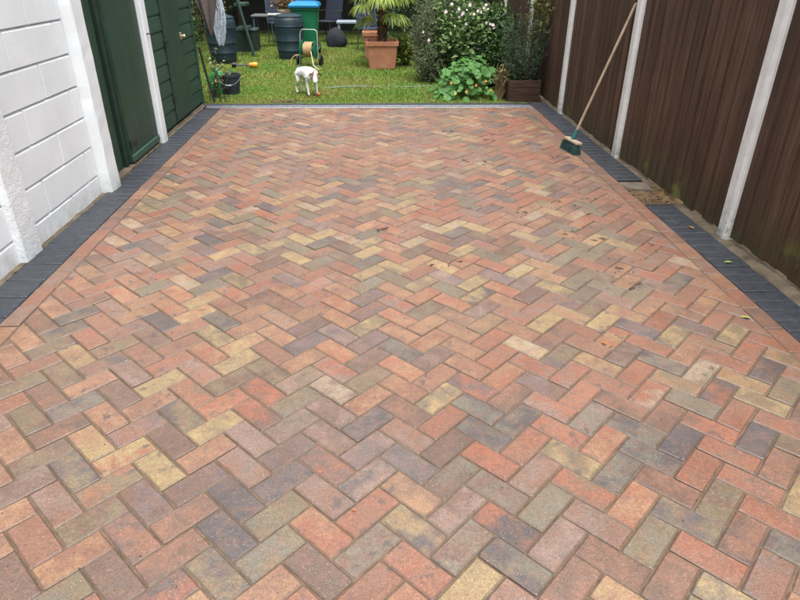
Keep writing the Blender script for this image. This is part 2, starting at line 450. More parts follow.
# dark charcoal borders
def border_mat():
    m = NT('charcoal_block')
    c = m.ramp(m.noise(25, 5, .65), [(.3, (.021, .024, .031)), (.7, (.045, .050, .061))])
    c = m.mix(.5, c, m.ramp(m.noise(2.2, 4, .6), [(.3, .75), (.7, 1.35)]), 'MULTIPLY')
    c = m.mix(m.ramp(m.noise(5, 5, .7), [(.6, 0.), (.8, .25)]), c, (.20, .17, .14))
    m.base(c); m.rough(m.ramp(m.noise(18, 3), [(.3, .42), (.7, .65)]), .5); m.bump(m.noise(260, 3, .65), .5, .003)
    return m.m
M_CHAR = border_mat()
bor = MB()
for x0, x1, y0, y1 in ((-2.012, XL-.002, -.6, YB), (XR+.002, 2.186, -.6, 4.21), (XR+.002, 2.186, 4.76, 7.885), (-2.04, XR, 7.757, 7.885)):
    bor.box(x0, x1, y0, y1, -.09, -.0075)
bor = tag(bor.build('paving_border', mat_plain('dark_joint', (.022, .020, .020), .9, .4, 20, .3)), kind='structure')
def row(x0, x1, y0, y1, name='border_brick'):
    y = y0
    while y+.09 <= y1+.01:
        one_block(name, [(x0, y+.0025), (x1, y+.0025), (x1, y+.0995), (x0, y+.0995)], None, bor, M_CHAR)
        y += .1018
row(-2.010, XL-.004, .75, YB)
row(XR+.004, 2.184, 1.0+.0, 4.21); row(XR+.004, 2.184, 4.765, 7.90)
x = -2.04
while x < XR-.1:
    one_block('border_brick', [(x+.0015, 7.762), (min(x+.2, XR-.002), 7.762), (min(x+.2, XR-.002), 7.882), (x+.0015, 7.882)], None, bor, M_CHAR)
    x += .2018
# mortar haunching along both sides
M_MORT = mat_plain('mortar', (.125, .10, .07), .95, .45, 9, .7, 50, .15)
def strip(name, x0, x1, y0, y1, z, amp=.012, step=.025):
    mb = MB(); n = int((y1-y0)/step); v = []
    a = 0; zz_ = 0
    for i in range(n+1):
        y = y0+(y1-y0)*i/n
        a = a*.85+random.gauss(0, amp*.18); zz_ = zz_*.85+random.gauss(0, amp*.12)
        for t in (0, .35, .7, 1):
            v.append((x0+(x1-x0)*t+(a if 0 < t < 1 else 0), y, z+zz_+random.gauss(0, amp*.05)-(.014 if t in (0,) else 0)))
    f = [(i*4+k, i*4+k+1, i*4+k+5, i*4+k+4) for i in range(n) for k in range(3)]
    return mb.add(v, f).build(name, M_MORT, smooth=True)
tag(strip('mortar_strip', -2.075, -2.008, .5, 7.9, -.004), kind='structure')
tag(strip('mortar_strip', 2.182, 2.30, .5, 4.20, -.006), kind='structure')
tag(strip('mortar_strip', 2.182, 2.25, 4.62, 8.6, -.006), kind='structure')
# the unfinished gap in the right border: a broken half block, rubble and soil
gap = MB(); v = []
nx, ny = 10, 18
for j in range(ny+1):
    for i in range(nx+1):
        xx = XR+.0+(.33)*i/nx; yy = 4.19+.60*j/ny
        t = min(1, (j/ny)*1.3)
        v.append((xx, yy, -.055+.02*math.sin(9*xx+14*yy)+random.gauss(0, .006)+(.03 if i > 7 else 0)))
gap.add(v, [(j*(nx+1)+i, j*(nx+1)+i+1, (j+1)*(nx+1)+i+1, (j+1)*(nx+1)+i) for j in range(ny) for i in range(nx)])
tag(gap.build('bare_soil', mat_plain('sandy_soil', (.13, .085, .045), .95, .6, 22, .7, 90, .1), smooth=True), kind='structure')
cb = MB(); vv, ff = paver([(XR+.03, 4.60), (2.20, 4.56), (2.20, 4.745), (XR+.006, 4.745)], cut=.004, top=-.012); cb.add(vv, ff)
tag(cb.build('broken_slab', mat_plain('old_concrete', (.15, .122, .098), .9, .25, 15, .6, 70, .2)), 'broken piece of tan concrete lying in the gap of the right dark border', 'slab')
M_STONE = mat_plain('rubble', (.17, .125, .08), .9, .5, 14, .6, 60, .2)
def stone(mb, c, r):
    n, v = 7, []
    for i, (zz, rr) in enumerate(((-.5, .6), (0, 1), (.45, .8), (.7, .35))):
        for k in range(n):
            q = 2*math.pi*k/n+i*.3
            k2 = rr*r*random.uniform(.75, 1.2)
            v.append((c[0]+k2*math.cos(q), c[1]+k2*math.sin(q), c[2]+zz*r*.8*random.uniform(.8, 1.1)))
    f = [(i*n+k, i*n+(k+1) % n, (i+1)*n+(k+1) % n, (i+1)*n+k) for i in range(3) for k in range(n)]+[tuple(range(3*n, 4*n))]
    mb.add(v, f)
rb = MB()
for i in range(170):
    stone(rb, (random.uniform(XR+.03, 2.29), random.uniform(4.22, 4.6), -.04+random.uniform(-.01, .012)), random.uniform(.003, .013))
tag(rb.build('rubble', M_STONE), kind='stuff')
# crumbs of moss, soil and leaf scraps lying on the bricks
cr_ = MB()
def crumb(x, y, r, n=6):
    q0 = random.random()*6; v = [(x, y, .005+r*.18)]
    for k in range(n):
        q = q0+2*math.pi*k/n; rr = r*random.uniform(.45, 1.15); v.append((x+rr*math.cos(q), y+rr*.8*math.sin(q), .0022))
    cr_.add(v, [(0, 1+k, 1+(k+1) % n) for k in range(n)])
cl = [(0.79, 6.43), (1.31, 6.30), (1.54, 6.34), (1.13, 6.06), (1.38, 6.25), (0.63, 5.70), (1.05, 5.29), (0.99, 5.03), (1.32, 5.51), (1.66, 5.47), (1.40, 4.23), (1.52, 4.02), (0.38, 3.21), (1.23, 3.63), (0.07, 3.72), (1.72, 3.38), (1.56, 3.21), (1.42, 3.09), (1.43, 3.55), (-1.06, 6.92), (-0.91, 7.02), (-0.95, 6.64), (1.45, 2.92), (1.04, 4.10), (1.57, 4.29), (1.53, 5.93), (0.86, 5.36)]
def smear(x, y, L, W, a, n=13):
    c_, s_ = math.cos(a), math.sin(a); v = [(x, y, .0032)]
    for k in range(n):
        q = 2*math.pi*k/n; r = random.uniform(.45, 1.1); u_, w_ = L*r*math.cos(q), W*r*math.sin(q)
        v.append((x+u_*c_-w_*s_, y+u_*s_+w_*c_, .0020))
    cr_.add(v, [(0, 1+k, 1+(k+1) % n) for k in range(n)])
for cx, cyy in cl:
    a = random.choice((.785, 2.356, 0))+random.gauss(0, .2)
    for i in range(random.randint(1, 3)):
        smear(cx+random.gauss(0, .045), cyy+random.gauss(0, .04), random.uniform(.010, .030), random.uniform(.007, .020), a+random.gauss(0, .4))
    for i in range(random.randint(5, 10)): crumb(cx+random.gauss(0, .06), cyy+random.gauss(0, .06), random.uniform(.002, .007))
for i in range(380): crumb(random.uniform(-1.65, 1.9), random.uniform(1.1, 7.5)**1., random.uniform(.0012, .004), 5)
tag(cr_.build('debris', mat_plain('dark_crumbs', (.062, .044, .034), .85, .5, 40, .3, 90, .3)), kind='stuff')
M_BLEAF = mat_plain('fallen_leaf', (.30, .12, .03), .6, .4, 60, .2, 90, .4)
M_GLEAF = mat_plain('green_fallen_leaf', (.22, .28, .05), .6, .4, 60, .2, 90, .4)
def fallen(x, y, r, rz, m, label, z=.006):
    P = [(0, -1), (.45, -.45), (.55, .1), (.25, .6), (0, 1), (-.3, .55), (-.5, .05), (-.4, -.5)]
    mb = MB(); v = [(px*r*.8, py*r, .0015+abs(px)*r*.35) for px, py in P]+[(0, 0, .001)]
    v += [(a, b, c-.0007) for a, b, c in v]
    f = [(8, i, (i+1) % 8) for i in range(8)]+[(17, 9+(i+1) % 8, 9+i) for i in range(8)]+[(i, 9+i, 9+(i+1) % 8, (i+1) % 8) for i in range(8)]
    o = mb.add(v, f).build('fallen_leaf', m, loc=(x, y, z)); o.rotation_euler.z = rz; tag(o, label, 'leaf', None)
fallen(1.05, 2.345, .018, .6, M_BLEAF, 'rusty brown leaf scrap on a pale stained brick, right of the middle', .006)
fallen(1.075, 2.32, .013, 2.0, M_BLEAF, 'smaller orange leaf scrap beside the rusty brown one on the stained brick', .006)
fallen(-.077, 1.40, .009, 1.0, M_BLEAF, 'small brown pebble-like scrap on a brown brick near the bottom centre', .006)
fallen(2.07, 3.18, .028, 1.5, M_GLEAF, 'fallen yellow-green leaf on the charcoal border below the tall fence post', .006)
fallen(1.83, 2.55, .025, 1.2, M_GLEAF, 'fallen olive leaf on the border strip at the far right edge', .006)
fallen(2.10, 3.72, .024, .4, M_BLEAF, 'curled brown leaf on the charcoal border just past the gap', .006)

# channel drain
dr = empty('channel_drain', (0, YB+.065, 0), 'long grey slotted channel drain across the far end of the paving', 'drain')
M_GALV = mat_plain('galvanised', (.24, .26, .29), .42, .2, 20, .1, 100, .5, .6)
ch = MB(); ch.box(-1.985, 1.965, -.062, -.056, -.08, -.002); ch.box(-1.985, 1.965, .056, .062, -.08, -.002); ch.box(-1.985, 1.965, -.062, .062, -.095, -.08)
ch.build('channel', mat_plain('drain_plastic', (.03, .03, .032), .6), dr)
gr = MB(); gr.box(-1.983, 1.963, -.055, -.038, -.008, .001, .002); gr.box(-1.983, 1.963, .038, .055, -.008, .001, .002); gr.box(-1.983, 1.963, -.006, .006, -.009, 0)
x = -1.975
while x < 1.95:
    gr.box(x, x+.016, -.0385, .0385, -.0085, .0002); x += .031
gr.build('grate', M_GALV, dr)

# ------------------------------------------------------------ lawn
def lawn_mat(name, blades):
    m = NT(name)
    big = m.noise(.9, 4, .6)
    c = m.ramp(big, [(.30, (.19, .205, .045)), (.5, (.15, .225, .035)), (.7, (.095, .21, .026))])
    c = m.mix(m.ramp(m.noise(3.5, 4, .65), [(.45, 0.), (.75, .55)]), c, (.20, .17, .055))
    if blades:
        c = m.mix(.7, c, m.ramp(m.isl(), [(0, .6), (.5, 1.), (.9, 1.35), (1, 1.7)]), 'MULTIPLY')
    else: c = m.mix(1., c, (.6, .55, .5), 'MULTIPLY')
    m.base(c); m.rough(.6, .3)
    return m.m
def lawn_z(x, y): return -.028+.012*np.sin(x*1.7+y*.8)+.010*np.sin(y*2.3-x)
lw = MB(); nx, ny = 44, 60; xs = np.linspace(-7, 2.30, nx+1); ys = np.linspace(7.888, 24, ny+1)
lw.add([(x_, y_, float(lawn_z(x_, y_))-.004) for y_ in ys for x_ in xs], [(j*(nx+1)+i, j*(nx+1)+i+1, (j+1)*(nx+1)+i+1, (j+1)*(nx+1)+i) for j in range(ny) for i in range(nx)])
tag(lw.build('lawn', lawn_mat('lawn_soil', False), smooth=True), kind='structure')
NB = 230000
gx = rng.uniform(-3.4, 2.25, NB); gy = 7.905+8.6*rng.random(NB)**1.5
thin = (np.sin(gx*3.1+gy*1.3)*np.sin(gy*2.7-gx*1.9)+rng.normal(size=NB)*.5) > -1.1
thin &= ~((gx < -2.0) & (gy < 7.95))
gx, gy = gx[thin], gy[thin]; n = len(gx)
hgt = rng.uniform(.014, .036, n)*(1+.35*np.sin(gx*1.3)*np.sin(gy*.9)); ang = rng.uniform(0, 6.283, n); wd = rng.uniform(.0025, .0045, n)*1.3
lean = rng.normal(size=(n, 2))*.6*hgt[:, None]; gz = lawn_z(gx, gy)-.004
V = np.zeros((n, 3, 3)); ca, sa = np.cos(ang)*wd, np.sin(ang)*wd
V[:, 0] = np.stack([gx-ca, gy-sa, gz], 1); V[:, 1] = np.stack([gx+ca, gy+sa, gz], 1)
V[:, 2] = np.stack([gx+lean[:, 0], gy+lean[:, 1], gz+hgt], 1)
tag(np_mesh('grass', V, [(0, 1, 2)], lawn_mat('grass_blades', True)), kind='stuff')

# ------------------------------------------------------------ white garage wall of blocks
def white_mat(name, rough_amp):
    m = NT(name)
    c = m.ramp(m.noise(3, 5, .65), [(.3, (.70, .74, .76)), (.7, (.79, .825, .84))])
    sz = m.n('ShaderNodeSeparateXYZ'); m.l(m.pos(), sz.inputs[0])
    grime = m.math('MULTIPLY', m.ramp(sz.outputs[2], [(.0, 1.), (.16, 0.)]), m.ramp(m.noise(9, 5, .7), [(.4, 0.), (.7, .75)]))
    c = m.mix(grime, c, (.36, .34, .27))
    c = m.mix(m.ramp(m.noise(30, 5, .7), [(.62, 0.), (.8, .25)]), c, (.5, .5, .46))
    m.base(c); m.rough(.62, .35)
    h = m.math('ADD', m.noise(70, 4, .65), m.math('MULTIPLY', m.noise(18, 3, .6), rough_amp))
    m.bump(h, .35+.25*(rough_amp > 1), .004 if rough_amp < 1 else .008)
    return m.m
M_WHITE = white_mat('white_masonry_paint', .5); M_WROUGH = white_mat('rough_white_paint', 1.3)
gw = empty('garage_wall', (-2.05, 2.6, 0), 'white painted garage wall of large blocks with two white pillars', 'wall')
WX = -2.05
def wpart(mb, name, mat, par=gw, smooth=False):
    o = mb.build(name, mat, par, smooth); o.location = (-par.location.x, -par.location.y, -par.location.z); return o
wpart(MB().box(-2.20, WX-.012, -.4, 4.6, -.09, 2.15), 'wall_core', mat_plain('grubby_joint', (.36, .36, .35), .9, .2, 20, .3))
def block(y0, y1, z0, z1, ch, cv):
    """front face at WX+.008 with wide sloping top and bottom edges, narrow side edges"""
    fx = WX+.008+random.gauss(0, .0008); bx = WX-.014
    y0 += .0045; y1 -= .0045; z0 += .003; z1 -= .003
    j = lambda: random.gauss(0, .0008)
    v = [(bx, y0, z0), (bx, y1, z0), (bx, y1, z1), (bx, y0, z1),
         (WX-.008, y0, z0), (WX-.008, y1, z0), (WX-.008, y1, z1), (WX-.008, y0, z1),
         (fx, y0+cv, z0+ch), (fx, y1-cv, z0+ch), (fx, y1-cv, z1-ch), (fx, y0+cv, z1-ch)]
    v = [(a+j()*.5, b+j()*.3, c+j()) for a, b, c in v]
    f = [(3, 2, 1, 0), (8, 9, 10, 11)]
    for i in range(4):
        k = (i+1) % 4; f += [(i, k, 4+k, 4+i), (4+i, 4+k, 8+k, 8+i)]
    return MB().add(v, f)
zz = [-.06, .13]+[.13+.2115*k for k in range(1, 10)]
for i in range(len(zz)-1):
    jo = [3.785, 4.42] if i % 2 == 1 else [3.47, 4.10]
    ed = [-.36]
    y = jo[0]-.633*7
    while y < 4.55:
        if y > -.3: ed.append(y)
        y += .633
    ed.append(4.556)
    for a, b in zip(ed[:-1], ed[1:]):
        wpart(block(a, b, zz[i], zz[i+1], .0075, .0045), 'block', M_WHITE)
def pillar(y0, y1, x1, mat, amp):
    mb = MB(); v = []; n = 26
    for k in range(n+1):
        z = -.08+2.2*k/n
        a = [random.gauss(0, amp) for _ in range(6)]
        v += [(WX-.03, y0+a[0], z), (x1-.006+a[1], y0+a[0], z), (x1+a[2], y0+.008+a[3], z), (x1+a[4], y1-.008+a[5], z), (x1-.006+a[4], y1+a[5], z), (WX-.03, y1+a[5], z)]
    f = [(6*i+k, 6*i+(k+1) % 6, 6*i+6+(k+1) % 6, 6*i+6+k) for i in range(n) for k in range(6)]+[tuple(range(6*n, 6*n+6))]
    return mb.add(v, f)
wpart(pillar(3.315, 3.51, -2.0, M_WROUGH, .0010), 'pillar', M_WROUGH)
wpart(pillar(4.555, 4.735, -1.962, M_WHITE, .0012), 'pillar', M_WHITE)

# ------------------------------------------------------------ green garage doors
def green_mat(name, c0, c1, vertical=True):
    m = NT(name)
    st = (14, 14, .8) if vertical else (14, .8, 14)
    c = m.ramp(m.noise(2.2, 5, .65, sc3=st), [(.3, c0), (.7, c1)])
    c = m.mix(m.ramp(m.noise(5, 6, .75), [(.58, 0.), (.74, .30)]), c, (.10, .14, .10))
    c = m.mix(.6, c, m.ramp(m.noise(1.5, 4, .6), [(.3, .7), (.7, 1.25)]), 'MULTIPLY')
    m.base(c); m.rough(.52, .45); m.bump(m.noise(5, 4, .6, sc3=st), .4, .004)
    return m.m
M_GREEN = green_mat('dark_green_paint', (.012, .038, .024), (.022, .058, .036))
M_SHEDG = green_mat('green_shed_paint', (.014, .044, .028), (.028, .068, .045), False)
M_BLACK = mat_plain('black_iron', (.012, .012, .013), .45, .3, 30, .1)
gd = empty('garage_door', (-2.05, 5.37, 0), 'dark green wooden garage door between two white posts', 'door')
def gp(mb, name, mat, **k): return wpart(mb, name, mat, gd, **k)
gp(MB().box(-2.16, -2.11, 4.735, 6.0, -.08, 2.05), 'backing', M_GREEN)
for a, b in ((4.742, 4.872), (4.876, 5.005), (5.009, 5.14)): gp(MB().box(-2.11, -2.078, a, b, .015, 2.02, .004), 'board', M_GREEN)
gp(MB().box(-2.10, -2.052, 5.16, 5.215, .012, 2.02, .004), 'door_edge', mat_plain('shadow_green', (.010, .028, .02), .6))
lf = gp(MB().box(-2.10, -2.04, 5.245, 5.985, .02, 2.02, .004), 'door_leaf', M_GREEN)
for a, b in ((5.252, 5.43), (5.434, 5.615), (5.619, 5.80), (5.804, 5.98)):
    q = MB().box(-2.042, -2.031, a, b, .09, 2.0, .0012).build('board', M_GREEN, lf)
q = MB().box(-2.042, -2.018, 5.25, 5.982, .028, .088, .006).build('bottom_rail', green_mat('lighter_green', (.03, .075, .05), (.045, .10, .066), False), lf)
hg = MB().box(-2.03, -2.024, 5.27, 5.42, .16, .19, .002); hg.box(-2.03, -2.022, 5.245, 5.27, .14, .21, .002)
hg.build('hinge', M_BLACK, lf)
fr = pillar(0, .135, 0, M_WHITE, .0012)
tp = MB()
tp.box(-2.09, -1.992, 6.0, 6.125, -.08, 2.1, .006); tp.box(-2.07, -2.005, 6.1255, 6.165, -.08, 2.1, .005)
gpst = gp(tp, 'door_post', M_WHITE)
MB().tube([(-1.99, 6.03, .965), (-1.972, 6.03, .965), (-1.968, 6.075, .965)], .006, 6).build('latch', M_BLACK, gpst)
# door sill of mortar
gp(MB().box(-2.10, -2.015, 4.74, 5.99, -.08, .012, .006), 'sill', M_MORT)

# ------------------------------------------------------------ green shed
sh = empty('green_shed', (-2.06, 7.0, 0), 'dark green timber shed with shiplap boards and plain ledged door', 'shed')
def spt(mb, name, mat, **k): return wpart(mb, name, mat, sh, **k)
spt(MB().box(-3.9, -2.092, 6.18, 7.86, -.06, 1.98), 'shed_body', M_SHEDG)
def lap(y0, y1, z0, z1):
    mb = MB(); v = []
    pr_ = [(-2.09, z0), (-2.062, z0), (-2.060, z0+.012), (-2.066, z1-.022), (-2.078, z1-.012), (-2.078, z1-.001), (-2.09, z1)]
    for y in (y0, y1):
        v += [(x_, y, z_) for x_, z_ in pr_]
    k = len(pr_)
    mb.add(v, [(i, (i+1) % k, k+(i+1) % k, k+i) for i in range(k)]+[tuple(reversed(range(k))), tuple(range(k, 2*k))]); return mb
z = .03
while z < 1.92:
    spt(lap(6.185, 6.715, z, z+.149), 'board', M_SHEDG); spt(lap(7.375, 7.835, z, z+.149), 'board', M_SHEDG); z += .150
spt(MB().box(-2.10, -2.048, 7.838, 7.885, .0, 1.98, .004), 'corner_post', M_SHEDG)
sd = spt(MB().box(-2.09, -2.066, 6.73, 7.365, .035, 1.88), 'door', M_SHEDG)
for k in range(5):
    MB().box(-2.064, -2.052, 6.732+.1266*k, 6.732+.1266*(k+1)-.003, .037, 1.878, .003).build('door_board', M_GREEN, sd)
sh_m = MB().box(-2.052, -2.044, 7.27, 7.335, .79, .86, .002); sh_m.lathe([(.0, .052), (.014, .048), (.019, .036), (.012, .020), (.008, 0)], (-2.05, 7.30, .825), 12, 'X')
sh_m.build('knob', mat_plain('brass_knob', (.75, .68, .5), .25, .1, 30, 0, metal=.9), sd, True)
MB().box(-2.052, -2.045, 6.69, 6.80, .80, .835, .002).build('hinge', M_BLACK, sd)
MB().box(-2.052, -2.045, 6.69, 6.80, .25, .285, .002).build('hinge', M_BLACK, sd)
rf = MB(); rf.add([(-4.0, 6.1, 2.2), (-2.0, 6.1, 1.99), (-2.0, 7.97, 1.99), (-4.0, 7.97, 2.2), (-4.0, 6.1, 2.23), (-2.0, 6.1, 2.02), (-2.0, 7.97, 2.02), (-4.0, 7.97, 2.23)], [(3, 2, 1, 0), (4, 5, 6, 7), (0, 1, 5, 4), (1, 2, 6, 5), (2, 3, 7, 6), (3, 0, 4, 7)])
spt(rf, 'roof', mat_plain('roof_felt', (.05, .055, .05), .95))
tag(strip('concrete_path', -2.10, -2.045, 6.17, 7.9, .004, .006), kind='structure')

# ------------------------------------------------------------ fence on the right
def fence_mat():
    m = NT('fence_stain')
    info = m.n('ShaderNodeObjectInfo')
    off = m.n('ShaderNodeVectorMath', operation='MULTIPLY_ADD'); 
    cmb = m.n('ShaderNodeCombineXYZ'); m.l(info.outputs['Random'], cmb.inputs[0]); m.l(info.outputs['Random'], cmb.inputs[2])
    m.l(cmb.outputs[0], off.inputs[0]); off.inputs[1].default_value = (9, 9, 31); m.l(m.pos(), off.inputs[2]); v = off.outputs[0]
    c = m.ramp(m.noise(3, 6, .7, vec=v, sc3=(9, 9, .5)), [(.28, (.034, .018, .012)), (.5, (.066, .035, .022)), (.72, (.115, .065, .041))])
    c = m.mix(.75, c, m.ramp(m.noise(9, 5, .75, vec=v, sc3=(22, 22, .7)), [(.3, .65), (.7, 1.35)]), 'MULTIPLY')
    c = m.mix(.9, c, m.ramp(info.outputs['Random'], [(0, .78), (.3, .95), (.6, 1.04), (1, 1.30)]), 'MULTIPLY')
    c = m.mix(.8, c, m.ramp(m.noise(.9, 4, .6), [(.3, .72), (.7, 1.32)]), 'MULTIPLY')
    # knots and bare scuffs
    c = m.mix(m.ramp(m.noise(8, 6, .8, vec=v, sc3=(3, 3, 1)), [(.69, 0.), (.72, .6)]), c, (.24, .19, .15))
    sz = m.n('ShaderNodeSeparateXYZ'); m.l(m.pos(), sz.inputs[0])
    hz = m.math('ADD', sz.outputs[2], m.math('MULTIPLY', m.math('SUBTRACT', m.noise(3.5, 4, .65), .5), 1.1))
    al = m.math('MULTIPLY', m.ramp(hz, [(.06, 1.), (.36, 0.)]), m.ramp(m.noise(14, 5, .7), [(.38, 0.), (.62, .85)]))
    c = m.mix(al, c, (.055, .060, .022))
    br = m.math('MULTIPLY', m.ramp(sz.outputs[2], [(.05, 1.), (.24, 0.)]), m.ramp(m.noise(4.5, 3, .6), [(.58, 0.), (.68, .85)]))
    c = m.mix(br, c, (.15, .17, .035))
    m.base(c); m.rough(.68, .3)
    m.bump(m.noise(12, 5, .7, vec=v, sc3=(12, 12, .6)), .6, .004)
    return m.m
M_FENCE = fence_mat()
def post_mat():
    m = NT('pale_concrete')
    c = m.ramp(m.noise(9, 5, .65), [(.3, (.56, .56, .54)), (.7, (.68, .68, .66))])
    c = m.mix(.8, c, m.ramp(m.noise(4, 5, .7, sc3=(12, 12, .6)), [(.3, .80), (.6, 1.05)]), 'MULTIPLY')
    sz = m.n('ShaderNodeSeparateXYZ'); m.l(m.pos(), sz.inputs[0])
    dz = m.math('MULTIPLY', m.ramp(sz.outputs[2], [(.0, 1.), (.28, 0.)]), m.ramp(m.noise(22, 5, .7), [(.40, 0.), (.62, .75)]))
    c = m.mix(dz, c, (.15, .16, .09)); m.base(c); m.rough(.85, .2)
    m.bump(m.noise(130, 4, .7), .35, .003); return m.m
M_POST = post_mat()
fe = empty('timber_fence', (2.25, 8.0, 0), 'dark brown close-boarded fence with pale concrete posts along the drive', 'fence')
def fx(y): return 2.262-.026*(y-3.5) if y < 5.5 else 2.21
post_y = [-.12+1.858*k for k in range(0, 9)]
def fpt(mb, name, mat): 
    o = mb.build(name, mat, fe); return o
for k, y in enumerate(post_y):
    xf = fx(y)-.03; cy0 = y
    w0, w1 = .048, .060        # half widths, front and body
    v = []
    for zq in (-.1, 1.86):
        v += [(xf, cy0-w0+.012, zq), (xf, cy0+w0-.012, zq), (xf+.022, cy0+w1-.006, zq), (xf+.10, cy0+w1-.006, zq), (xf+.10, cy0-w1+.006, zq), (xf+.022, cy0-w1+.006, zq)]
    f = [(i, (i+1) % 6, 6+(i+1) % 6, 6+i) for i in range(6)]+[tuple(range(6, 12))]
    o = fpt(MB().add([(a-2.25, b-8.0, c) for a, b, c in v], f), 'post', M_POST)
    if k == len(post_y)-1: break
    yA, yB = y+.055, post_y[k+1]-.055
    nb = 14; ww = [random.uniform(.82, 1.18) for _ in range(nb)]; sw = sum(ww); acc = yA
    for j in range(nb):
        a = acc; acc += (yB-yA)*ww[j]/sw; b = acc+.010
        xa = fx(a); lowz = .012+random.uniform(-.006, .01)
        bk, ft = xa+.022, xa+random.gauss(0, .0016)
        v = []
        for zq in (lowz, 1.80):
            v += [(bk-2.25, a-8, zq), (ft+.0005-2.25, a-8, zq), (ft+.003-2.25-.0, a-.0-8+.004, zq), (ft+.005-2.25, b-8, zq), (bk-2.25, b-8, zq)]
        # thick leading edge towards the camera, thin far edge tucked beneath the next board
        f = [(i, (i+1) % 5, 5+(i+1) % 5, 5+i) for i in range(5)]+[(4, 3, 2, 1, 0), (5, 6, 7, 8, 9)]
        fpt(MB().add(v, f), 'board', M_FENCE)
    for zr in (.25, .95, 1.6):
        fpt(MB().box(fx(yA)+.03-2.25, fx(yA)+.07-2.25, yA-8, yB-8, zr, zr+.075), 'rail', M_FENCE)

# ------------------------------------------------------------ broom leaning on the fence
br = empty('broom', (1.84, 5.62, 0), 'yard broom with long wooden handle leaning against the fence', 'broom')
M_HANDLE = mat_plain('pale_broomstick', (.34, .26, .18), .6, .25, 10, .2, 60)
M_BRIST = mat_plain('dark_green_bristle', (.012, .045, .040), .55, .5, 60, .2)
M_BHEAD = mat_plain('broom_head_wood', (.36, .29, .21), .65, .25, 20, .2)
hb = MB().box(-.125, .125, -.032, .032, .085, .113, .007).build('head', M_BHEAD, br)
hb.rotation_euler = (R(-8), 0, R(-80))
bb = MB()
for i in range(15):
    for j in range(5):
        x0, y0 = -.122+.0174*i, -.024+.012*j
        for k in range(7):
            q = random.random()*6.28; s_ = random.uniform(.004, .018)
            tx = x0*1.12+s_*math.cos(q); ty = y0*1.5+s_*math.sin(q)
            bb.tube([(x0+random.uniform(-.003, .003), y0+random.uniform(-.003, .003), .086), ((x0+tx)/2, (y0+ty)/2, .045), (tx, ty, .003)], .0013, 3, False)
b1 = bb.build('bristles', M_BRIST, br); b1.rotation_euler = (0, 0, R(-80))
top = Vector((2.195, 5.545, 1.255)); base = Vector((1.845, 5.625, .10))
sb = MB().tube([base-br.location+Vector((0, 0, -.0)), base-br.location+(top-base)*.09], [.021, .017], 12).build('socket', mat_plain('teal_socket', (.03, .13, .13), .4), br, True)
tb = MB(); pts = [base-br.location+(top-base)*t for t in (.05, .3, .6, .985, 1)]
tb.tube(pts, [.0125, .0125, .012, .0118, .006], 10).build('handle', M_HANDLE, br, True)

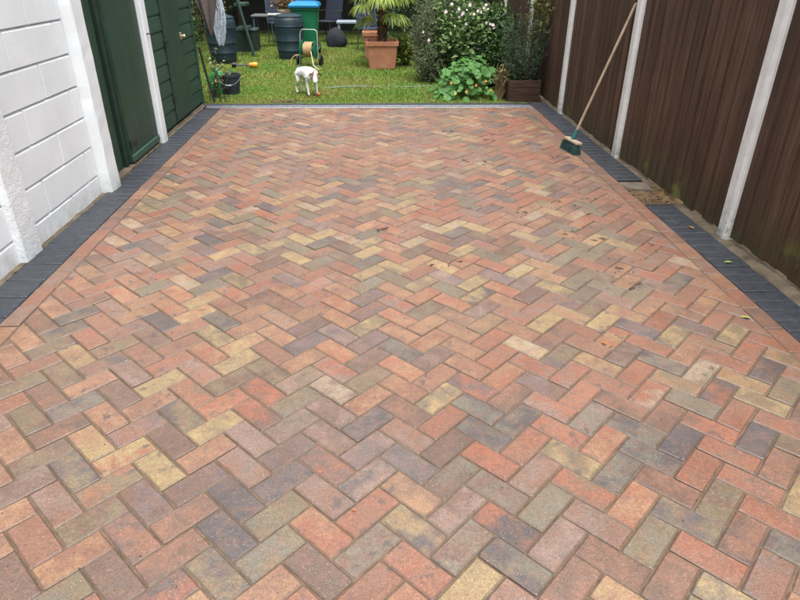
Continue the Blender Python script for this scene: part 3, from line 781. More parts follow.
# ------------------------------------------------------------ dog
def dog():
    root = empty('dog', (-.86, 8.62, -.02), 'small white terrier with brown ears sniffing the lawn', 'dog')
    V = []; E = []; Rr = []
    HA = R(-38); HC_ = (.262, -.040, .232); hf = (math.cos(HA), math.sin(HA)); hs = (-math.sin(HA), math.cos(HA))
    HP = lambda a, b, c: (HC_[0]+a*hf[0]+b*hs[0], HC_[1]+a*hf[1]+b*hs[1], HC_[2]+c)
    HQ = lambda x, y, z: HP(x-.283, y, z-.222)
    def add(p, r, par=None):
        V.append(p); Rr.append(r); i = len(V)-1
        if par is not None: E.append((par, i))
        return i
    # local frame: +x forward (head), y left, z up; 0.32 m at the shoulder
    pel = add((-.13, 0, .255), (.062, .068)); 
    lo = add((-.05, 0, .262), (.058, .066), pel); rib = add((.045, 0, .248), (.076, .086), lo); ch_ = add((.125, 0, .246), (.070, .080), rib)
    nk = add((.190, 0, .262), (.050, .056), ch_); nk2 = add((.232, -.016, .250), (.038, .040), nk)
    hd = add(HP(0, 0, 0), (.052, .050), nk2); sn = add(HP(.042, 0, -.034), (.029, .028), hd); ns = add(HP(.070, 0, -.058), (.021, .020), sn)
    for s in (-1, 1):
        sh_ = add((.115, s*.052, .215), (.034, .040), ch_); el = add((.095, s*.058, .150), (.019, .022), sh_)
        wr = add((.112+.02*(s > 0), s*.056, .070), (.012, .013), el); pw = add((.118+.02*(s > 0), s*.056, .018), (.015, .015), wr); add((.140+.02*(s > 0), s*.056, .010), (.013, .010), pw)
        hp = add((-.125, s*.048, .205), (.040, .050), pel); kn = add((-.095, s*.056, .145), (.025, .029), hp)
        hk = add((-.165-.02*(s > 0), s*.054, .085), (.012, .014), kn); fo = add((-.150-.02*(s > 0), s*.054, .018), (.014, .014), hk); add((-.125-.02*(s > 0), s*.054, .010), (.013, .010), fo)
    t = add((-.185, 0, .270), (.020, .020), pel); t2 = add((-.222, .008, .262), (.012, .012), t); add((-.250, .012, .235), (.006, .006), t2)
    me = bpy.data.meshes.new('body'); me.from_pydata(V, E, [])
    m = NT('dog_coat')
    tc = m.n('ShaderNodeTexCoord')
    c = m.ramp(m.noise(30, 3, vec=tc.outputs['Object']), [(.3, (.62, .60, .57)), (.7, (.76, .75, .73))])
    sx_ = m.n('ShaderNodeSeparateXYZ'); m.l(tc.outputs['Object'], sx_.inputs[0])
    ua = m.math('SUBTRACT', sx_.outputs[0], HC_[0]); ub = m.math('SUBTRACT', sx_.outputs[1], HC_[1])
    class sx: outputs = [m.math('ADD', m.math('ADD', m.math('MULTIPLY', ua, hf[0]), m.math('MULTIPLY', ub, hf[1])), .283),
                         m.math('ADD', m.math('MULTIPLY', ua, hs[0]), m.math('MULTIPLY', ub, hs[1])), m.math('SUBTRACT', sx_.outputs[2], .010)]
    # tan patch over the head behind the muzzle, blaze left white
    ax = m.math('MULTIPLY', m.math('GREATER_THAN', sx.outputs[0], .245), m.math('LESS_THAN', sx.outputs[0], .318))
    ay = m.math('GREATER_THAN', m.math('ABSOLUTE', sx.outputs[1]), .012)
    up_ = m.math('GREATER_THAN', m.math('ADD', sx.outputs[2], m.math('MULTIPLY', sx.outputs[0], .9)), .463)
    c = m.mix(m.math('MULTIPLY', m.math('MULTIPLY', ax, ay), m.math('MULTIPLY', up_, .85)), c, (.13, .055, .028))
    m.base(c); m.rough(.8, .2); m.bump(m.noise(160, 3, vec=tc.outputs['Object']), .5, .003)
    me.materials.append(m.m)
    o = bpy.data.objects.new('body', me); C.objects.link(o); o.parent = root
    sk = o.modifiers.new('skin', 'SKIN'); sk.use_smooth_shade = True
    for i, r in enumerate(Rr): me.skin_vertices[0].data[i].radius = r
    me.skin_vertices[0].data[0].use_root = True
    sb_ = o.modifiers.new('sub', 'SUBSURF'); sb_.levels = 2; sb_.render_levels = 2
    M_TAN = mat_plain('tan_ear', (.15, .065, .03), .8); M_NOSE = mat_plain('dog_nose', (.01, .01, .01), .35, .1, 20, 0)
    for s in (-1, 1):
        e = MB(); P = [HQ(.256, s*.032, .270), HQ(.290, s*.038, .264), HQ(.304, s*.062, .270), HQ(.300, s*.076, .240), HQ(.262, s*.064, .246)]
        v = P+[(a-.004, b-s*.001, c_-.006) for a, b, c_ in P]
        e.add(v, [(0, 1, 2, 3, 4), (9, 8, 7, 6, 5)]+[(i, 5+i, 5+(i+1) % 5, (i+1) % 5) for i in range(5)])
        e.build('ear', M_TAN, root)
        MB().lathe([(.0, -.008), (.006, -.005), (.008, 0), (.006, .005), (0, .008)], HQ(.320, s*.028, .216), 8, 'Y').build('eye', M_NOSE, root, True)
    MB().lathe([(0, -.010), (.007, -.006), (.009, 0), (.007, .006), (0, .010)], HQ(.371, 0, .154), 10, 'Y').build('nose', M_NOSE, root, True)
    MB().lathe([(.047, -.006), (.052, -.005), (.052, .005), (.047, .006)], (0, 0, 0), 16, 'X').build('collar', mat_plain('collar', (.25, .10, .05), .6), root, True)
    cl_ = [c for c in root.children if c.name.startswith('collar')][0]; cl_.location = (.212, -.008, .257); cl_.rotation_euler = (0, R(10), R(-8))
    cl_.scale = (1, .84, .90)
    root.rotation_euler.z = R(-52); root.scale = (1.08, 1.08, 1.08)
dog()
bl = MB(); 
for i in range(1): pass
bl.lathe([(0, -.022)]+[(.022*math.sin(math.pi*t/8), -.022*math.cos(math.pi*t/8)) for t in range(1, 8)]+[(0, .022)], (0, 0, 0), 14)
bo = bl.build('ball', mat_plain('orange_rubber', (.62, .18, .05), .6), smooth=True, loc=(-.70, 8.46, .005)); tag(bo, 'small orange ball on the grass by the dog', 'ball')

# ------------------------------------------------------------ bucket, strimmer, bottle, hurdle
M_BUCK = mat_plain('builders_bucket', (.030, .036, .048), .5, .25, 20, .1)
bk = empty('bucket', (-1.885, 8.72, -.03), 'dark grey plastic bucket on the lawn near the shed', 'bucket')
MB().lathe([(0, 0), (.105, 0), (.108, .01), (.135, .225), (.145, .225), (.145, .25), (.134, .25), (.131, .23), (.102, .015), (0, .012)], n=28).build('body', M_BUCK, bk, True)
hp = [(-.142*math.cos(t), -.145*math.sin(t)-.0, .225-.10*math.sin(t)) for t in np.linspace(0, math.pi, 13)]
MB().tube(hp, .0035, 6).build('handle', mat_plain('bucket_wire', (.35, .38, .42), .35, .1, 30, 0, metal=.7), bk, True)
MB().tube([hp[5], hp[6], hp[7]], .009, 8).build('handle_grip', mat_plain('grip_grey', (.42, .50, .58), .5), bk, True)
stt = empty('strimmer', (-2.08, 11.0, .01), 'grass strimmer with orange head lying on the lawn', 'strimmer')
MB().tube([(-.22, 0, .035), (-.05, .0, .04), (.10, -.02, .04)], .018, 8).build('shaft', mat_plain('grey_shaft', (.10, .10, .10), .5), stt, True)
MB().lathe([(.0, -.05), (.05, -.045), (.055, 0), (.045, .04), (0, .05)], (-.26, 0, .04), 12, 'X').build('handle', M_BLACK, stt, True)
MB().lathe([(.0, -.10), (.035, -.09), (.05, -.03), (.055, .04), (.045, .08), (0, .09)], (.16, -.04, .045), 14, 'X').build('motor_housing', mat_plain('orange_plastic', (.75, .30, .03), .4), stt, True)
MB().lathe([(.0, -.02), (.05, -.02), (.06, .02), (0, .025)], (.14, .06, .05), 14, 'Z').build('line_spool', M_BLACK, stt, True)
M_BOT = mat_plain('bright_green_plastic', (.03, .30, .09), .4, .25, 20, .1)
bt = empty('watering_can', (-2.06, 8.75, -.03), 'bright green plastic can beside the shed corner', 'can')
MB().lathe([(0, 0), (.095, 0), (.10, .02), (.10, .20), (.085, .25), (.05, .29), (.045, .31), (0, .31)], n=20).build('body', M_BOT, bt, True)
MB().tube([(0, -.05, .30), (0, -.10, .34), (0, -.12, .26), (0, -.10, .15)], .011, 8).build('handle', M_BOT, bt, True)
MB().tube([(.09, 0, .06), (.15, 0, .18), (.19, .0, .30)], [.02, .014, .012], 8).build('spout', M_BOT, bt, True)
stt.scale = (.78, .78, .78); stt.location.z = -.01
# wire hurdle edging next to the shed corner
wh = empty('wire_edging', (-1.98, 7.98, 0), 'dark wire garden edging standing at the shed corner', 'edging')
wm = MB()
for i in range(4):
    x0 = -.02+.055*i
    wm.tube([(x0, .03*i, -.05), (x0, .03*i, .20), (x0+.02, .03*i+.01, .235), (x0+.045, .03*i+.02, .20), (x0+.05, .03*i+.022, -.05)], .0032, 5)
for zr in (.05, .15): wm.tube([(-.03, 0, zr), (.20, .12, zr)], .0025, 5)
wm.build('wire', M_BLACK, wh, True)
pl = MB().tube([(-2.07, 8.08, .62), (-2.02, 8.05, .3), (-1.95, 8.0, -.03)], .014, 8).build('leaning_pole', M_BLACK, smooth=True)
tag(pl, 'black pole leaning beside the end of the green shed', 'pole')

def plant(name, loc, label, cat, P, size, mat, leafname='leaf_mass', stems=0, stemmat=None, sh_=1., group=None, **kw):
    r = empty(name, loc, label, cat, group)
    o = leaves(leafname, P-np.array(loc), size, mat, r, **kw)
    if stems:
        mb = MB(); idx = rng.choice(len(P), stems)
        for i in idx:
            q = P[i]-np.array(loc); b0 = np.array([q[0]*.25, q[1]*.25, 0])
            mid = (q*.5+b0*.5)+rng.normal(size=3)*.02
            mb.tube([b0, mid, q], [.006*sh_, .004*sh_, .0015*sh_], 4, False)
        tag(mb.build('stems', stemmat, r), kind='stuff')
    return r
M_STEM = mat_plain('brown_stem', (.06, .045, .025), .8)
M_GSTEM = mat_plain('green_stem', (.05, .08, .02), .7)
M_VARI = mat_leaf('variegated_leaf', [(.05, .08, .03), (.30, .32, .18), (.48, .46, .30)])
pts = []
for k in range(9):
    a = random.uniform(-.3, 1.2); L = random.uniform(.30, .62)
    for t in np.linspace(.15, 1, 16):
        pts.append((-2.03+.30*math.sin(a)*t*L*1.6+random.gauss(0, .012), 8.35+random.gauss(0, .04), .12+L*t*math.cos(a)*.95-.25*max(0, t-.6)*math.sin(a)))
plant('variegated_shrub', (-2.05, 8.35, -.03), 'spindly cream and green leaved shrub beside the shed end', 'shrub', np.array(pts), .045, M_VARI, stems=26, stemmat=M_GSTEM)

# ------------------------------------------------------------ cloth and net hanging behind the shed
M_CLOTH = mat_plain('taupe_cloth', (.115, .095, .088), .85, .25, 12, .35, 80, .2)
ct = MB(); nu, nv = 14, 12; v = []
for j in range(nv+1):
    t = j/nv
    for i in range(nu+1):
        s_ = i/nu; half = .19*(1-t)+.008
        v.append((-2.06+.03*t+(s_-.5)*2*half, 8.62+.03*math.sin(s_*13+t*2)*(1-.5*t), 1.32-.62*t))
nvv = len(v); v += [(a, b+.012, c) for a, b, c in v]
f = [(j*(nu+1)+i, j*(nu+1)+i+1, (j+1)*(nu+1)+i+1, (j+1)*(nu+1)+i) for j in range(nv) for i in range(nu)]
f += [tuple(nvv+k for k in reversed(q)) for q in f]
ct.add(v, f); tag(ct.build('hanging_cloth', M_CLOTH, smooth=True), 'taupe cloth hanging to a point behind the shed', 'cloth')
nm = MB()
for i in range(75):
    a0 = random.random()*6.28; a1 = a0+random.uniform(-1.2, 1.2); P_ = []
    for t in np.linspace(0, 1, 9):
        a = a0+(a1-a0)*t+.25*math.sin(9*t+i); rr = .105*math.sin(math.pi*min(1, .12+.80*t))**.8*(.7+.3*t)*random.uniform(.85, 1.05)
        P_.append((-2.03+rr*math.cos(a)+.02*(1-t), 9.1+rr*.7*math.sin(a), 1.22-.68*t+.015*math.sin(5*t+i)))
    nm.tube(P_, .0022, 3, False)
tag(nm.build('net_bundle', mat_plain('pale_netting', (.55, .60, .68), .5, .15, 30, 0)), 'bundle of white netting hanging beside the taupe cloth', 'net')

# ------------------------------------------------------------ water butts, bin
def butt(loc, label, s=1.):
    r = empty('water_butt', loc, label, 'water butt', 'dark water butts on the lawn')
    m_ = mat_plain('dark_teal_plastic', (.014, .030, .038) if s > .95 else (.010, .035, .036), .42, .2, 10, .08)
    pr_ = [(0, 0), (.20, 0), (.215, .015), (.222, .08), (.228, .16), (.236, .165), (.237, .18), (.233, .186), (.245, .32), (.252, .325), (.253, .338), (.249, .345), (.258, .48), (.262, .56), (.268, .565), (.268, .58), (.262, .585), (.255, .67), (.235, .715), (.225, .72)]
    MB().lathe([(a*s, b*s) for a, b in pr_], n=36).build('barrel', m_, r, True)
    MB().lathe([(.0, .775), (.10, .77), (.20, .75), (.238, .722), (.242, .70), (.232, .70), (0, .71)][::-1] if False else [(.235*s, .705*s), (.243*s, .715*s), (.240*s, .735*s), (.20*s, .755*s), (.10*s, .770*s), (0, .775*s)], n=36).build('lid', m_, r, True)
    return r
butt((-1.46, 12.1, -.04), 'large dark water butt standing in front of the green wheelie bin')
butt((-2.60, 11.75, -.04), 'dark teal water butt half hidden behind the white netting', 1.0)
wb = empty('wheelie_bin', (-1.20, 12.62, -.03), 'green wheelie bin with bright blue lid behind the water butt', 'wheelie bin')
M_BIN = mat_plain('green_bin_plastic', (.010, .14, .065), .45, .15, 8, .08); M_LID = mat_plain('blue_lid_plastic', (.018, .19, .40), .35, .12, 8, .05)
bm_ = MB(); v = []
for z_, hx, hy in ((.06, .175, .20), (.10, .185, .22), (.78, .235, .28), (.80, .255, .30), (.86, .258, .303)):
    c_ = .03
    v += [(-hx+c_, -hy, z_), (hx-c_, -hy, z_), (hx, -hy+c_, z_), (hx, hy-c_, z_), (hx-c_, hy, z_), (-hx+c_, hy, z_), (-hx, hy-c_, z_), (-hx, -hy+c_, z_)]
bm_.add(v, [(8*i+k, 8*i+(k+1) % 8, 8*i+8+(k+1) % 8, 8*i+8+k) for i in range(4) for k in range(8)]+[tuple(reversed(range(8))), tuple(range(32, 40))])
bm_.build('body', M_BIN, wb)
ld = MB(); v = []
for z_, hx, y0, y1 in ((.845, .272, -.33, .32), (.875, .275, -.335, .32), (.915, .24, -.27, .28), (.935, .17, -.18, .18)):
    v += [(-hx, y0, z_), (hx, y0, z_), (hx, y1, z_), (-hx, y1, z_)]
ld.add(v, [(4*i+k, 4*i+(k+1) % 4, 4*i+4+(k+1) % 4, 4*i+4+k) for i in range(3) for k in range(4)]+[(3, 2, 1, 0), (12, 13, 14, 15)])
ld.build('lid', M_LID, wb)
for s in (-1, 1):
    MB().lathe([(0, -.03), (.09, -.03), (.10, -.02), (.10, .02), (.09, .03), (0, .03)], (s*.20, .24, .10), 18, 'X').build('wheel', M_BLACK, wb, True)

# ------------------------------------------------------------ hose reel
hr = empty('hose_reel', (-1.04, 11.1, -.02), 'wheeled hose reel with tan hose and green drum behind the dog', 'hose reel', rz=R(-12))
M_TUBE = mat_plain('grey_green_tube', (.32, .36, .30), .4, .15, 20, .0, metal=.5); M_HOSE = mat_plain('tan_hose', (.42, .28, .14), .5, .25, 30, .1); M_RG = mat_plain('reel_green', (.015, .16, .075), .4)
ft = MB()
ft.tube([(-.17, .0, .02), (-.155, .0, .25), (-.145, .05, .52), (-.13, .055, .555), (-.10, .06, .57), (.10, .06, .57), (.13, .055, .555), (.145, .05, .52), (.155, 0, .25), (.17, 0, .02)], .0095, 8)
ft.tube([(-.17, 0, .03), (-.165, -.16, .015), (.165, -.16, .015), (.17, 0, .03)], .0095, 8)
ft.build('frame', M_TUBE, hr, True)
MB().lathe([(.055, -.10), (.055, .10)], (0, 0, .27), 18, 'X').build('drum', M_RG, hr, True)
hc = MB(); P_ = []
turns = 17
for i in range(turns*12):
    a = i/12*2*math.pi; k = i/12
    lay = 0 if k < 9 else 1
    xx = (-.085+.019*k) if lay == 0 else (.085-.020*(k-9))
    rr = .095+.018*lay
    P_.append((xx*.9, rr*math.cos(a), .27+rr*1.0*math.sin(a)))
hc.tube(P_, .0095, 6)
hc.build('hose_coil', M_HOSE, hr, True)
MB().tube([(.07, -.11, .25), (.10, -.16, .16), (.14, -.24, .06), (.22, -.32, .02), (.28, -.40, .015)], .009, 6).build('hose_end', mat_plain('cream_hose', (.52, .47, .32), .5), hr, True)
MB().tube([(-.10, -.05, .17), (-.15, -.09, .19), (-.21, -.10, .185), (-.26, -.11, .14), (-.285, -.12, .06), (-.29, -.12, .015)], .009, 6).build('hose_tail', mat_plain('yellow_hose', (.50, .36, .12), .5), hr, True)
for s in (-1, 1):
    MB().lathe([(0, -.008), (.05, -.010), (.13, -.006), (.15, 0), (.13, .006), (0, .008)], (s*.118, 0, .27), 24, 'X').build('drum_flange', M_RG, hr, True)
    w_ = MB().lathe([(.03, -.018), (.085, -.018), (.098, -.010), (.098, .010), (.085, .018), (.03, .018)], (s*.195, .03, .09), 22, 'X', True).build('wheel', M_BLACK, hr, True)
MB().tube([(.125, 0, .27), (.17, 0, .27), (.175, .06, .31), (.21, .06, .31)], .008, 6).build('crank', M_RG, hr, True)

# ------------------------------------------------------------ palm in a terracotta pot
def pot(name, loc, W0, W1, H, mat, label, cat='pot'):
    r = empty(name, loc, label, cat); mb = MB(); v = []
    prof = [(W0, 0), (W1*.985, H*.84), (W1*1.06, H*.85), (W1*1.07, H*.99), (W1*.93, H), (W1*.90, H*.88)]
    for hw, z_ in prof:
        c_ = hw*.06
        v += [(-hw+c_, -hw, z_), (hw-c_, -hw, z_), (hw, -hw+c_, z_), (hw, hw-c_, z_), (hw-c_, hw, z_), (-hw+c_, hw, z_), (-hw, hw-c_, z_), (-hw, -hw+c_, z_)]
    n_ = len(prof)
    mb.add(v, [(8*i+k, 8*i+(k+1) % 8, 8*i+8+(k+1) % 8, 8*i+8+k) for i in range(n_-1) for k in range(8)]+[tuple(reversed(range(8)))])
    mb.build('body', mat, r)
    MB().box(-W1*.905, W1*.905, -W1*.905, W1*.905, H*.80, H*.885).build('soil', M_EARTH, r)
    return r
def terra():
    m = NT('terracotta')
    c = m.ramp(m.noise(6, 5, .65), [(.3, (.33, .135, .075)), (.7, (.46, .215, .125))])
    c = m.mix(m.ramp(m.noise(3.5, 5, .7), [(.5, 0.), (.8, .5)]), c, (.52, .40, .30))
    m.base(c); m.rough(.85, .25); m.bump(m.noise(45, 4, .6), .5, .004); return m.m
M_TERRA = terra()
pot('terracotta_pot', (.185, 11.06, -.02), .215, .255, .42, M_TERRA, 'large square terracotta pot on the lawn holding the palm')
pot('terracotta_pot', (.02, 12.15, -.02), .12, .16, .46, M_TERRA, 'smaller terracotta pot just behind the big palm pot')
pm = empty('palm', (.185, 11.06, .34), 'fan palm with yellow-green drooping fronds growing in the square pot', 'palm')
def hairy():
    mb = MB(); v = []; n_, mm = 18, 26
    for j in range(mm+1):
        t = j/mm; r0 = .075*(1-.25*t)+.01*math.sin(t*40)
        for k in range(n_):
            q = 2*math.pi*k/n_; rr = r0*(1+random.gauss(0, .10))
            v.append((rr*math.cos(q)+.02*math.sin(2*t), rr*math.sin(q), 1.05*t))
    mb.add(v, [(j*n_+k, j*n_+(k+1) % n_, (j+1)*n_+(k+1) % n_, (j+1)*n_+k) for j in range(mm) for k in range(n_)])
    for i in range(420):
        q = random.random()*6.28; z_ = random.uniform(.02, 1.0); r0 = .07*(1-.25*z_)
        a = (r0*math.cos(q), r0*math.sin(q), z_); b = (a[0]*random.uniform(1.15, 1.6), a[1]*random.uniform(1.15, 1.6), z_+random.uniform(-.02, .06))
        mb.tube([a, b], [.003, .001], 3, False)
    return mb
tk = hairy().build('trunk', mat_plain('fibrous_trunk', (.085, .052, .035), .95, .5, 30, .6, 70, .1), pm)
M_PALM = mat_leaf('palm_leaf', [(.10, .17, .025), (.20, .28, .04), (.34, .38, .07)], .45, .3)
M_PALMS = mat_plain('palm_stalk', (.14, .16, .04), .5)
def frond(az, tilt, plen, flen, z0):
    a = R(az); h = Vector((math.cos(a), math.sin(a), 0)); up = Vector((0, 0, 1)); tz = R(tilt)
    d0 = h*math.cos(tz)+up*math.sin(tz)
    p0 = Vector((0, 0, z0)); c = p0+d0*plen+up*(-.05)
    st = MB().tube([p0, p0+d0*plen*.5+up*.01, c], [.010, .007, .006], 5).build('frond_stalk', M_PALMS, pm, True)
    side = h.cross(up); mb = MB(); n_ = 26
    dd = (d0-up*.35).normalized()
    for i in range(n_):
        q = R(-118+236*i/(n_-1)+random.uniform(-3, 3)); L = flen*(1-.25*abs(math.sin(q/2))**2)*random.uniform(.85, 1.08)
        dr_ = (dd*math.cos(q)+side*math.sin(q)).normalized()
        w_ = .016; nn = dr_.cross(up); nn = (nn.normalized() if nn.length > .05 else side)
        P0 = c; pts_ = []
        for t, wf in ((0, .35), (.35, 1), (.65, .75), (.88, .4), (1, .05)):
            dp = .50*L*max(0, t-.30)**1.6*(1+random.uniform(-.1, .3))
            q_ = P0+dr_*(L*t*(1-.18*t))-up*dp*1.6
            pts_.append((q_-nn*w_*wf, q_+up*.004*wf, q_+nn*w_*wf))
        v = [p for tr in pts_ for p in tr]
        mb.add(v, [(3*j+k, 3*j+k+1, 3*j+k+4, 3*j+k+3) for j in range(4) for k in range(2)])
    mb.build('frond_leaf', M_PALM, st)
for az, tl, p_, fl, z0 in ((185, 12, .22, .34, .42), (205, 22, .34, .34, .52), (-10, 18, .26, .36, .42), (-35, 12, .18, .34, .48), (20, 30, .38, .36, .58), (150, 32, .36, .36, .58),
                          (255, 20, .26, .34, .66), (290, 25, .28, .34, .64), (90, 35, .38, .38, .66), (60, 45, .36, .38, .80), (230, 45, .40, .38, .85), (330, 45, .42, .38, .85), (175, 50, .42, .38, .9), (10, 60, .4, .38, .95)):
    frond(az, tl, p_, fl, z0)

# ------------------------------------------------------------ right-hand flower bed
M_NAST = mat_leaf('nasturtium_leaf', [(.035, .12, .025), (.065, .19, .04), (.12, .29, .065)], .5, .3)
def round_leaf(mb, c, r, nrm, az):
    n = Vector(nrm).normalized(); a = n.cross(Vector((math.cos(az), math.sin(az), .2))).normalized(); b = n.cross(a)
    v = [Vector(c)-n*r*.18]
    K = 11
    for k in range(K):
        q = 2*math.pi*k/K; rr = r*(1+.07*math.cos(3*q)+random.gauss(0, .04)); v.append(Vector(c)+a*rr*math.cos(q)+b*rr*math.sin(q)+n*random.gauss(0, r*.06))
    mb.add(v, [(0, 1+k, 1+(k+1) % K) for k in range(K)])
NL = (1.23, 8.45, -.02)
na = empty('nasturtium', NL, 'bright green nasturtium with round leaves and orange flowers at the lawn corner', 'plant')
n_ok = 0
while n_ok < 290:
    x, y, z_ = random.gauss(0, .22), random.gauss(0, .24), random.uniform(.02, .52)
    if y < -.5 or abs(x) > .44: continue
    e = (x/.44)**2+(y/.50)**2+((z_-.08)/(.40+.06*math.sin(7*x)))**2
    if e > 1.05 or e < .30: continue
    if NL[1]+y < 8.0: continue
    mb = MB(); r_ = random.choice((.02, .03, .038, .045, .055))*random.uniform(.9, 1.1)
    cen = (x, y, z_)
    round_leaf(mb, (0, 0, 0), r_, (x*1.2+random.gauss(0, .25), y*1.2-.35+random.gauss(0, .25), .75), random.random()*6)
    o = mb.build('leaf', M_NAST, na, loc=cen); n_ok += 1
stm = MB()
for i in range(110):
    x, y, z_ = random.gauss(0, .19), random.gauss(0, .18), random.uniform(.1, .45)
    stm.tube([(x*.4, y*.4, 0), (x*.8, y*.8, z_*.6), (x, max(y, -.4), z_)], .0028, 4, False)
stm.build('stems', mat_plain('pale_green_stem', (.13, .20, .06), .6), na)
M_ORF = mat_plain('orange_petal', (.62, .22, .025), .5, .25, 40, 0); M_YEF = mat_plain('yellow_petal', (.62, .42, .05), .5, .2, 40, 0)
def flower(c, r, mat, par, face=(0, -1, .3), petals=5, name='flower'):
    mb = MB(); n = Vector(face).normalized(); a = n.cross(Vector((0, 0, 1)) if abs(n.z) < .9 else Vector((1, 0, 0))).normalized(); b = n.cross(a)
    for k in range(petals):
        q = 2*math.pi*k/petals+random.random()*.3; d_ = a*math.cos(q)+b*math.sin(q); s_ = n.cross(d_)
        v = [d_*0, d_*r*.6+s_*r*.38+n*r*.15, d_*r+n*r*.05, d_*r*.6-s_*r*.38+n*r*.15]
        mb.add(v, [(0, 1, 2, 3)])
    mb.lathe([(0, -.1*r), (r*.2, 0), (0, r*.15)], n=6)
    return mb.build(name, mat, par, loc=c)
for x, y, z_, m_ in ((-.17, -.36, .10, M_YEF), (-.30, -.37, .06, M_YEF), (.02, -.38, .17, M_ORF), (.09, -.36, .20, M_ORF), (-.03, -.39, .13, M_ORF), (.28, -.36, .14, M_ORF), (.22, -.30, .24, M_ORF), (-.22, -.30, .22, M_ORF)):
    flower((x, y-.02, z_), .019, m_, na)
# undergrowth
M_DKLEAF = mat_leaf('dark_leaf', [(.012, .035, .010), (.035, .080, .022), (.085, .15, .035)])
M_MIDLEAF = mat_leaf('mid_leaf', [(.045, .10, .03), (.10, .175, .055), (.18, .27, .09)])
M_GREY = mat_leaf('grey_green_leaf', [(.09, .12, .06), (.16, .19, .10), (.25, .27, .16)])
M_ROSE = mat_leaf('rosemary_leaf', [(.035, .08, .045), (.07, .13, .07), (.13, .19, .12)])
# Japanese anemone with pink flowers
P = blob_points(4600, [(1.12, 9.55, .42, .36, .34, .40, 3), (1.40, 9.30, .52, .40, .33, .42, 3), (1.30, 9.7, .85, .48, .38, .30, 2), (1.65, 9.45, .62, .32, .35, .42, 2)])
P = P[P[:, 2] > 0]
an = plant('anemone', (1.25, 9.5, -.02), 'tall leafy anemone dotted with pale pink flowers behind the nasturtium', 'plant', P, .062, M_MIDLEAF, stems=90, stemmat=M_GSTEM, aspect=1.7)
M_PINK = mat_plain('pink_petal', (.58, .44, .50), .6, .18, 30, 0)
def atp(px, py, Y):              # a place in the bed at depth Y as seen in the photo
    d_ = fwd+ex*((px-400)/F)+ey*((py-300)/F); t = Y/d_.y; return Vector((0, 0, HC))+d_*t
for px, py in ((459, 9), (463, 13), (467, 10), (459, 17), (484, 8), (486, 5), (488, 9), (481, 12), (487, 23), (490, 24), (493, 25), (468, 38), (470, 42), (472, 44), (475, 47), (478, 49), (429, 40), (423, 32), (446, 12), (452, 4), (455, 26), (474, 14), (462, 15), (478, 11), (466, 24), (494, 28), (470, 5)):
    q = atp(px, py, 9.08+random.uniform(-.03, .1)); fl = flower(q-an.location, random.uniform(.015, .027), M_PINK, an, (random.gauss(0, .3), -1, random.uniform(.1, .8)))
# airy grey-green shrub left of the anemone
P = blob_points(7500, [(.84, 9.45, .28, .24, .28, .30, 3), (.82, 9.65, .62, .26, .3, .34, 3), (.98, 9.8, .85, .34, .3, .26, 2)], .25)
P = P[P[:, 2] > 0]
plant('lavender_shrub', (.86, 9.6, -.02), 'airy grey-green shrub right of the palm pot', 'shrub', P, .045, M_GREY, stems=220, stemmat=mat_plain('grey_stem', (.17, .15, .10), .8), aspect=5, up=.8)
# dark leafy plants against the fence
P = blob_points(4200, [(1.72, 9.0, .36, .25, .25, .22, 2), (1.80, 9.5, .62, .30, .4, .40, 2)]); P = P[P[:, 2] > 0]
plant('leafy_shrub', (1.75, 9.2, -.02), 'dark green leafy shrub between the pink anemone and the fence', 'shrub', P, .055, M_DKLEAF, stems=40, stemmat=M_STEM)
# timber planter with rosemary
pb = empty('planter', (1.935, 8.24, -.02), 'low dark timber planter against the fence at the end of the paving', 'planter')
M_SLEEP = mat_plain('old_sleeper', (.055, .032, .022), .85, .4, 6, .5, 40, .2, stretch=(1, 8, 8))
for z0, z1 in ((.0, .085), (.088, .172), (.175, .262)):
    MB().box(-.205, .205, -.21, -.185, z0, z1, .004).build('board', M_SLEEP, pb)
    MB().box(-.205, -.180, -.184, .20, z0, z1, .004).build('board', M_SLEEP, pb)
    MB().box(.180, .205, -.184, .20, z0, z1, .004).build('board', M_SLEEP, pb)
    MB().box(-.179, .179, .176, .20, z0, z1, .004).build('board', M_SLEEP, pb)
MB().box(-.179, .179, -.184, .175, .0, .225).build('soil', M_EARTH, pb)
rl = []
for k in range(130):
    a = random.uniform(-1, 1); b = random.uniform(-1, 1); L = random.uniform(.30, 1.02)*(1-.3*abs(a))
    for t in np.linspace(.1, 1, 22):
        rl.append((1.935+a*.13+a*.24*t*L/.7+random.gauss(0, .008), 8.24+b*.13+b*.15*t+random.gauss(0, .008), .20+L*t-.06*t*t*abs(a)))
rl = np.array(rl); rl = rl[rl[:, 0] < 2.21]
plant('rosemary', (1.935, 8.24, .20), 'upright wispy rosemary bush growing in the timber planter', 'shrub', rl, .042, M_ROSE, stems=120, stemmat=M_STEM, aspect=6, up=.5)
M_STRAW = mat_leaf('dry_straw_leaf', [(.14, .10, .05), (.24, .20, .09), (.34, .33, .16)])
P = blob_points(620, [(1.66, 8.20, .24, .10, .10, .20, 1)], .1); P = P[P[:, 2] > -.01]
plant('dry_plant', (1.66, 8.2, -.02), 'dried straw-coloured plant left of the timber planter', 'plant', P, .032, M_STRAW, stems=30, stemmat=mat_plain('straw_stem', (.30, .22, .12), .8), aspect=3)
